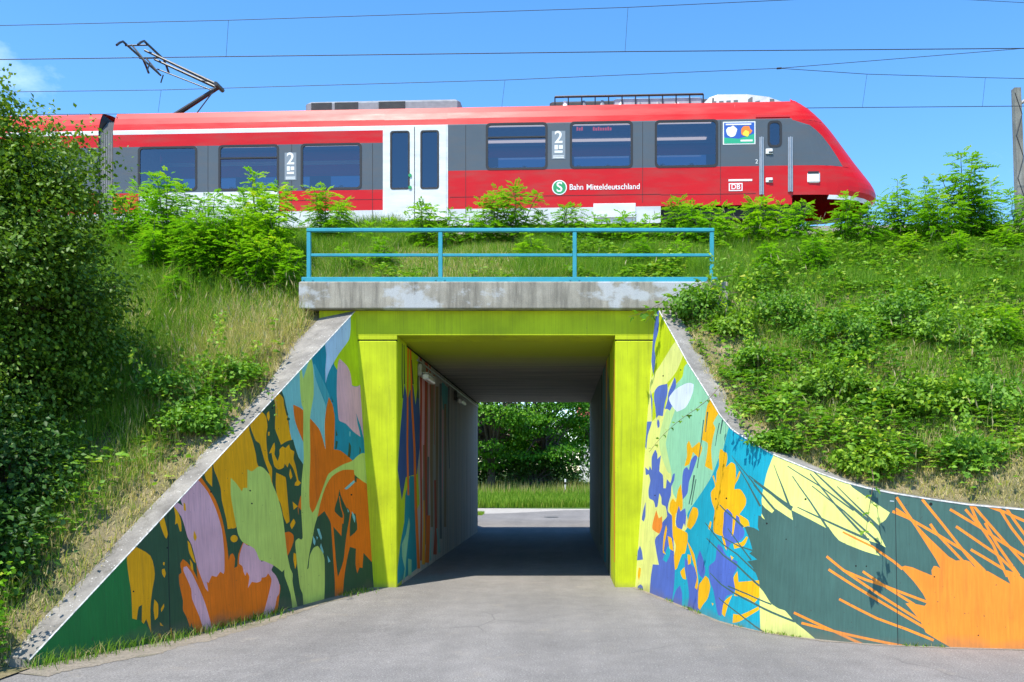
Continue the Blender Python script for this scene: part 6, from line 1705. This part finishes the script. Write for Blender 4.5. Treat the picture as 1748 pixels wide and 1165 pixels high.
SP = [  # px, py of the tip, depth, shape, label
 (207, 345, 20.8, 0, 'small robinia at the left, between hawthorn and the tall thicket'),
 (243, 312, 21.0, 2, 'robinia with tip over the white lower panel, left of the tall thicket'),
 (283, 290, 20.4, 3, 'tall robinia below the first window of front car'),
 (328, 318, 19.8, 4, 'robinia between the first two windows of the front car'),
 (372, 330, 19.0, 3, 'lower leaning robinia at the centre of left thicket'),
 (405, 352, 18.9, 4, 'broad bright robinia at the front of left thicket'),
 (440, 293, 20.2, 3, 'tall robinia under the second window of front car'),
 (478, 312, 19.6, 4, 'robinia under the first class number sign'),
 (455, 400, 18.75, 2, 'low robinia bush left of the railing end post'),
 (350, 395, 18.9, 2, 'low robinia in front of left thicket over dry grass'),
 (492, 430, 18.55, 0, 'small robinia against the left end of the fascia'),
 (552, 322, 22.2, 2, 'robinia standing alone left of the sliding doors'),
 (585, 352, 22.0, 0, 'small robinia just left of the white train doors'),
 (628, 385, 21.8, 5, 'tiny robinia above the left railing bay'),
 (668, 372, 22.4, 0, 'small robinia under the left door leaf'),
 (722, 346, 22.6, 1, 'robinia under the right door leaf'),
 (762, 360, 22.3, 0, 'small robinia just right of the train doors'),
 (806, 368, 22.4, 5, 'tiny robinia between doors and the pointed shrub'),
 (838, 340, 22.5, 1, 'left half of the pointed pair under the middle window'),
 (878, 316, 22.5, 2, 'pointed robinia rising highest beside the green line emblem'),
 (920, 362, 22.5, 0, 'small robinia directly under the green line emblem'),
 (965, 352, 22.6, 1, 'robinia under the start of line lettering'),
 (1012, 368, 22.4, 0, 'small robinia under the middle of line lettering'),
 (1062, 366, 22.5, 5, 'tiny robinia in front of the white access panel'),
 (1105, 372, 22.3, 5, 'tiny robinia right of the white access panel'),
 (1160, 345, 22.2, 1, 'robinia in front of the first bogie wheel'),
 (1196, 352, 21.6, 1, 'robinia just left of the right railing end post'),
 (1240, 348, 22.0, 0, 'small robinia under the square operator emblem'),
 (1287, 340, 22.0, 1, 'robinia under the first cab handrail'),
 (1322, 348, 21.8, 0, 'small robinia between the two cab handrails'),
 (1362, 352, 21.6, 1, 'robinia under the rear part of train nose'),
 (1438, 335, 21.6, 2, 'robinia under the front part of train nose'),
 (1478, 352, 21.4, 1, 'low robinia under the train coupler'),
 (1535, 305, 22.2, 3, 'dense robinia just beyond the train nose'),
 (1575, 312, 22.6, 4, 'robinia right behind the dense one beyond the nose'),
 (1596, 330, 21.5, 2, 'lower robinia left of the tallest right sapling'),
 (1645, 256, 22.3, 3, 'tallest slender robinia against the sky on right'),
 (1692, 300, 22.6, 4, 'robinia between the tallest sapling and the mast'),
 (1735, 322, 22.0, 4, 'robinia at the foot of the overhead line mast'),
 (1715, 385, 20.6, 3, 'lower robinia at the right picture edge'),
 (1640, 395, 20.2, 2, 'low robinia on upper right slope below the tallest sapling'),
 (1545, 400, 20.6, 2, 'low robinia on upper right slope below train coupler'),
 (1390, 405, 20.0, 1, 'low robinia on slope below the train nose'),
 (1310, 415, 19.8, 1, 'low robinia right of the railing at mid slope'),
 (655, 405, 20.2, 0, 'low shrub behind the left railing bay'),
 (590, 425, 19.6, 5, 'tiny shrub behind the left railing post'),
 (905, 400, 20.6, 5, 'tiny shrub behind the middle railing bay'),
 (1090, 405, 20.4, 0, 'low shrub behind the right railing bay'),
 (1170, 412, 19.9, 0, 'low shrub behind the right railing end post'),
 (1640, 640, 14.6, 1, 'bright young robinia low on right slope above orange mural'),
 (1720, 520, 16.4, 2, 'bright robinia at right edge, half way up the slope'),
 (1480, 730, 13.4, 0, 'small robinia just above the yellow mural leaf'),
 (262, 372, 19.4, 3, 'robinia at the left front of tall thicket beside hawthorn'),
 (318, 378, 19.0, 4, 'leaning robinia between hawthorn and the thicket centre'),
 (430, 408, 18.6, 2, 'low bright robinia at the right front of left thicket'),
 (300, 470, 18.2, 1, 'small robinia in seeding grass beside hawthorn'),
]
for a in SP: plant(*a)

# ================================================================== HAWTHORN AND FAR TREES
def tree(name, base, cen, rad, nclump, nleaf, lsize, mat, label, cat, seed, trunk_r=0.12, cl=0.42, shoots=0, flat=1.0, group=None, keep=None):
    r = np.random.default_rng(seed)
    cen = np.array(cen); rad = np.array(rad)
    u = norm(r.normal(size=(nclump, 3))); rr = r.uniform(0.35, 1.0, nclump) ** 0.5
    cc = cen + u * rad * rr[:, None] * (0.80 + 0.42 * r.random((nclump, 1)))
    root = empty(name, base, 0, label, cat, group)
    tb_ = MB(); bx = Vector(base)
    top = Vector(cen) - Vector((0, 0, rad[2] * 0.1))
    tb_.tube([bx - Vector((0, 0, 0.3)), bx.lerp(top, 0.35) + Vector((r.normal(0, .1), r.normal(0, .1), 0)), bx.lerp(top, 0.7), top], [trunk_r, trunk_r * .85, trunk_r * .6, trunk_r * .35], BK, 8)
    for k in range(min(nclump, 90)):
        q = Vector(cc[k]); t0 = bx.lerp(top, r.uniform(0.3, 0.95))
        m_ = t0.lerp(q, 0.5) + Vector((0, 0, 0.12 * rad[2] * r.random()))
        tb_.tube([t0, m_, q], [trunk_r * .32, trunk_r * .2, trunk_r * .06], BK, 5, False)
    tb_.build('trunk', root)
    parts = []
    per = nleaf // nclump
    for k in range(nclump):
        n = per
        s_ = cl * r.uniform(0.6, 1.35)
        P = cc[k] + r.normal(size=(n, 3)) * np.array([s_, s_, s_ * 0.62 * flat])
        out = norm(P - cen)
        D = norm(out * 0.6 + r.normal(size=(n, 3)) * 0.7 + np.array([0, 0, -0.25]))
        N = norm(np.array([0, 0, 1.0]) + out * 0.5 + r.normal(size=(n, 3)) * 0.5)
        L = lsize * r.uniform(0.6, 1.25, n)
        rn = np.clip(r.normal(0.42, 0.18, n) + r.normal(0, 0.08), 0, 1)
        parts.append(leaves(P, D, N, L, L * 0.72, rn, 0.12))
    for k in range(shoots):
        a = norm(r.normal(size=(1, 3)))[0]; a[2] = abs(a[2]) * 0.8 + 0.5
        p0 = cen + a / np.linalg.norm(a) * rad * 0.93; ln = r.uniform(0.35, 1.25)
        d = a / np.linalg.norm(a) * np.array([0.6, 0.6, 1]); d /= np.linalg.norm(d)
        n = int(55 * ln)
        t = r.random(n)
        P = p0 + d * ln * t[:, None] + r.normal(size=(n, 3)) * 0.05
        parts.append(leaves(P, norm(r.normal(size=(n, 3)) + d * 0.6), norm(r.normal(size=(n, 3)) + [0, 0, 1]), lsize * r.uniform(0.6, 1.1, n), lsize * 0.65 * np.ones(n), np.clip(r.normal(0.7, 0.2, n), 0, 1), 0.12))
        sb = MB()
    V, Fl, Lp, rn = merge(parts)
    link('crown', np_mesh('crown', V, Fl, Lp, [mat], rn), root)
    return root
zb = float(ter(-9.2, 14.2))
tree('hawthorn_tree', (-9.2, 14.3, zb), (-9.35, 14.2, 5.15), (1.95, 1.8, 2.75), 340, 120000, 0.080, HA, 'large dark hawthorn tree leaning over the left slope in front of train', 'tree', 3, 0.13, 0.27, 110)
tree('hawthorn_tree', (-9.6, 11.3, 0.4), (-9.4, 11.4, 2.6), (1.75, 1.5, 2.0), 200, 34000, 0.075, SH, 'lower hawthorn shrub mostly out of view at left, added to shade the slope', 'shrub', 4, 0.08, 0.28, 10)  # added mostly out of view to deepen the shade at lower left
tree('elder_shrub', (-7.5, 11.9, 0.9), (-7.65, 11.75, 1.35), (0.75, 0.6, 0.75), 60, 5000, 0.095, SH, 'leafy elder shrub in shade beside the low end of left wall', 'shrub', 5, 0.03, 0.22, 4)
tree('nettle_clump', (-7.0, 10.5, 0.0), (-7.05, 10.45, 0.42), (0.42, 0.40, 0.42), 30, 1500, 0.085, RO, 'bright green nettles at the bottom left corner by wall end', 'weeds', 6, 0.012, 0.13, 4)
tree('elder_shrub', (-8.2, 13.1, 1.9), (-8.1, 13.0, 2.3), (0.9, 0.7, 0.7), 60, 5000, 0.09, SH, 'dark leafy shrub under the hawthorn on left slope', 'shrub', 15, 0.03, 0.24, 4)
BB = [(1185, 520, 17.6, .55, 'bramble bush hugging the right end of the fascia'), (1255, 548, 16.9, .45, 'bramble bush beside the top of right coping'), (1300, 615, 15.6, .45, 'bramble bush beside the coping near the white petal'),
      (1330, 500, 17.4, .6, 'rounded bramble bush on right slope below the railing end'), (1430, 560, 16.2, .7, 'broad bramble bush in the middle of right slope'), (1545, 520, 17.0, .65, 'bramble bush on right slope below the train coupler'),
      (1640, 560, 16.2, .7, 'bramble bush on right slope nearer the picture edge'), (1415, 655, 14.6, .5, 'low bramble bush above the turquoise mural'), (1560, 690, 14.0, .6, 'bramble bush above the start of orange spikes'),
      (1700, 680, 14.2, .6, 'bramble bush at the right edge above orange mural'), (1480, 780, 12.7, .38, 'small bramble bush above the yellow leaf tip'), (1660, 790, 12.7, .4, 'small bramble bush in dry grass above the orange mural'), (1325, 760, 13.3, .28, 'tiny bramble tuft on the dry edge above turquoise paint'),
      (310, 655, 15.2, .55, 'bright bramble bush low on the left slope'), (385, 640, 15.6, .5, 'bramble bush on left slope reaching the coping'), (340, 720, 14.5, .45, 'bramble bush in front on the left slope')]
for k, (px, py, Y, r_, lab) in enumerate(BB):
    x_ = (px - CX) / F * Y; z_ = float(ter(x_, Y))
    tree('bramble_bush', (x_, Y, z_), (x_, Y, z_ + r_ * 0.45), (r_, r_ * 0.8, r_ * 0.55), 22, int(900 + 1500 * r_), 0.085, BR, lab, 'bramble', 30 + k, 0.012, r_ * 0.26, 3, 0.8, 'bramble bushes on the slopes')
far_g = 'trees beyond the underpass'
tree('maple_tree', (-5.6, 70, 1.1), (-5.6, 69.5, 7.2), (5.0, 4.0, 5.6), 70, 15000, 0.27, MA, 'broad maple filling the left of the tunnel view', 'tree', 7, 0.35, 0.80, 0, 0.42, far_g)
tree('maple_tree', (-1.6, 73, 1.1), (-1.4, 72.5, 6.6), (3.6, 3.4, 5.0), 46, 10500, 0.27, MA, 'maple with layered sunlit branches at the centre of tunnel view', 'tree', 8, 0.3, 0.78, 0, 0.36, far_g)
tree('maple_tree', (2.6, 78, 1.2), (2.9, 78, 7.4), (2.4, 2.6, 3.6), 50, 4200, 0.32, MA, 'thin maple crown in front of the white house', 'tree', 9, 0.22, 0.7, 0, 0.6, far_g)
tree('maple_tree', (-4.0, 86, 1.2), (-4.0, 86, 8.5), (8.0, 4.0, 7.2), 150, 13000, 0.42, SH, 'dark tree mass behind the front maples in tunnel view', 'tree', 10, 0.4, 1.1, 0, 0.7, far_g)
tree('maple_tree', (-14, 76, 1.2), (-14, 76, 8.0), (5.5, 4.5, 6.5), 100, 8000, 0.40, MA, 'maple beyond the meadow hidden left of the tunnel opening', 'tree', 12, 0.4, 1.0, 0, 0.7, far_g)
tree('maple_tree', (13, 80, 1.2), (13, 80, 8.0), (5.5, 4.5, 6.5), 100, 8000, 0.40, MA, 'maple beyond the meadow hidden right of the tunnel opening', 'tree', 13, 0.4, 1.0, 0, 0.7, far_g)
tree('meadow_shrub', (-2.2, 69, 1.0), (-2.6, 71, 2.1), (5.0, 1.2, 1.5), 90, 8000, 0.22, SH, 'dark shrub at the meadow edge under the maples', 'shrub', 14, 0.06, 0.45, 0, 0.8)

# far meadow grass, guide post, house
n = 16000
x = rng.uniform(-9, 6, n); y = 58 + 14 * rng.random(n) ** 1.5; z = np.interp(y, [57, 75], [0, 1.2])
H = rng.uniform(0.35, 0.75, n); rn = np.clip(rng.normal(0.45, 0.12, n), 0.1, 0.66)
A = blades(np.stack([x, y, z], 1), H, rng.uniform(0.03, 0.055, n), rng.uniform(0.05, 0.5, n), rng.uniform(0, 6.28, n), rn)
n = 1500
x = rng.uniform(-9, 6, n); y = rng.uniform(64, 74, n); z = np.interp(y, [57, 75], [0, 1.2])
B2 = blades(np.stack([x, y, z], 1), rng.uniform(0.8, 1.25, n), rng.uniform(0.025, 0.04, n), rng.uniform(0.05, 0.3, n), rng.uniform(0, 6.28, n), rng.uniform(0.66, 0.9, n))
n = 1600
x = rng.uniform(-6.2, -4.4, n); y = rng.uniform(48.5, 50.6, n)
C2 = blades(np.stack([x, y, 0 * x], 1), rng.uniform(0.05, 0.25, n), rng.uniform(0.02, 0.03, n), rng.uniform(0.2, 0.8, n), rng.uniform(0, 6.28, n), rng.uniform(0.3, 0.75, n))
V, Fl, Lp, rn = merge([A, B2, C2])
tag(link('meadow_grass', np_mesh('meadow_grass', V, Fl, Lp, [GR], rn)), 'tall sunlit meadow grass beyond the underpass', 'grass', kind='stuff')
b = MB(); xp = at(965, 0, 67).x
b.box(xp - 0.06, xp + 0.06, 66.95, 67.05, 0.5, 1.85, M['sign'], 0.02)
gpst = empty('guide_post', (xp, 67, 0.6), 0, 'white roadside guide post in the meadow beyond the underpass', 'post')
b.build('shaft', gpst)
b = MB(); b.box(xp - 0.062, xp + 0.062, 66.94, 67.06, 1.45, 1.62, M['black']); b.build('black_band', gpst)
hs_ = empty('white_house', (6.2, 104, 1.3), 0, 'white house with red roof glimpsed between the trees beyond the underpass', 'house')
M['plaster'] = simple('white_plaster', (0.78, 0.76, 0.72), 0.9, var=0.05)
M['tile'] = simple('red_roof_tile', (0.33, 0.075, 0.045), 0.8, var=0.25, scale=20)
b = MB(); b.box(2.0, 10.5, 100, 108, 0.5, 7.6, M['plaster']); b.build('wall', hs_)
b = MB(); b.raw([(1.6, 99.5, 7.4), (10.9, 99.5, 7.4), (10.9, 104, 11.2), (1.6, 104, 11.2), (1.6, 108.5, 7.4), (10.9, 108.5, 7.4), (1.6, 99.5, 7.2), (10.9, 99.5, 7.2), (1.6, 108.5, 7.2), (10.9, 108.5, 7.2)], [(0, 1, 2, 3), (3, 2, 5, 4), (6, 7, 1, 0), (4, 5, 9, 8), (0, 3, 4, 8, 6), (1, 7, 9, 5, 2), (6, 8, 9, 7)], M['tile']); b.build('roof', hs_)
for wx in (3.0, 5.6, 8.2):
    for wz in (2.2, 5.0):
        b = MB(); b.box(wx, wx + 1.1, 99.96, 100.02, wz, wz + 1.3, M['black']); w_ = b.build('window', hs_)
        b = MB(); b.box(wx - 0.08, wx + 1.18, 99.93, 99.96, wz - 0.1, wz, M['sign']); b.build('sill', hs_)

# ================================================================== SHOOTS HANGING OVER THE WALLS
def vine(name, pts, label, leafL, every, seed, cat='vine', mat=None, stem=CANE, thick=0.006):
    r = np.random.default_rng(seed)
    root = empty(name, pts[0], 0, label, cat)
    P = cat_rom([tuple(p) for p in pts], 8)
    b = MB(); b.tube(P, [thick * (1 - 0.6 * i / len(P)) for i in range(len(P))], stem, 5); b.build('cane', root)
    acc = 0.0; k = 0; last = Vector(P[0])
    for p in P[1:]:
        p = Vector(p); acc += (p - last).length
        if acc >= every:
            acc = 0; k += 1
            dirv = (p - last).normalized()
            side = dirv.cross(Vector((0, 1, 0))).normalized() * (1 if k % 2 else -1)
            D = np.array([[side.x + dirv.x * 0.6 + r.normal(0, .2), -0.35 + r.normal(0, .15), side.z + dirv.z * 0.6 - 0.15]])
            Ls = leafL * r.uniform(0.75, 1.2)
            parts = trifoliate(np.array([tuple(p + side * Ls * 0.25 + Vector((0, -0.02, 0)))]), D, np.array([Ls]), np.array([r.uniform(0.25, 0.8)]))
            V, Fl, Lp, rn = merge(parts)
            link('leaf', np_mesh('leaf', V, Fl, Lp, [mat or BR], rn), root)
        last = p
    return root
vine('bramble_shoot', [at(1232, 655, 14.05), at(1213, 678, 13.75), at(1190, 697, 13.7), at(1160, 718, 13.75), at(1133, 742, 13.85), at(1108, 772, 14.0)], 'thin bramble cane hanging in front of the mint coloured mural', 0.055, 0.07, 1)
vine('bramble_shoot', [at(1215, 488, 17.75), at(1170, 500, 17.55), at(1125, 520, 17.45), at(1095, 535, 17.4), at(1073, 541, 17.4)], 'bramble shoot reaching over the right end of portal beam', 0.13, 0.10, 2)
vine('bramble_shoot', [at(1250, 470, 17.9), at(1215, 478, 17.6), at(1175, 492, 17.5), at(1140, 508, 17.45), at(1118, 530, 17.4), at(1102, 552, 17.4)], 'leafy bramble shoot draped over right end of the fascia', 0.14, 0.09, 5)
vine('bramble_shoot', [at(1260, 500, 17.8), at(1225, 500, 17.55), at(1190, 512, 17.5), at(1160, 522, 17.45)], 'short bramble shoot lying across the fascia corner', 0.14, 0.08, 6)
vine('bramble_shoot', [at(1488, 800, 12.3), at(1491, 822, 11.75), at(1488, 842, 11.62), at(1482, 880, 11.7), at(1477, 918, 11.75)], 'leafy bramble shoot hanging over the yellow mural leaf', 0.105, 0.11, 3)
vine('bramble_shoot', [at(1240, 690, 14.3), at(1262, 706, 14.0), at(1275, 722, 13.75), at(1270, 738, 13.6)], 'short bramble shoot across right coping above the turquoise mural', 0.08, 0.07, 7)
vine('bramble_shoot', [at(440, 660, 15.4), at(458, 668, 15.2), at(470, 684, 15.05), at(474, 712, 15.05)], 'thin bramble shoot hanging over left coping onto ochre mural', 0.05, 0.07, 8)
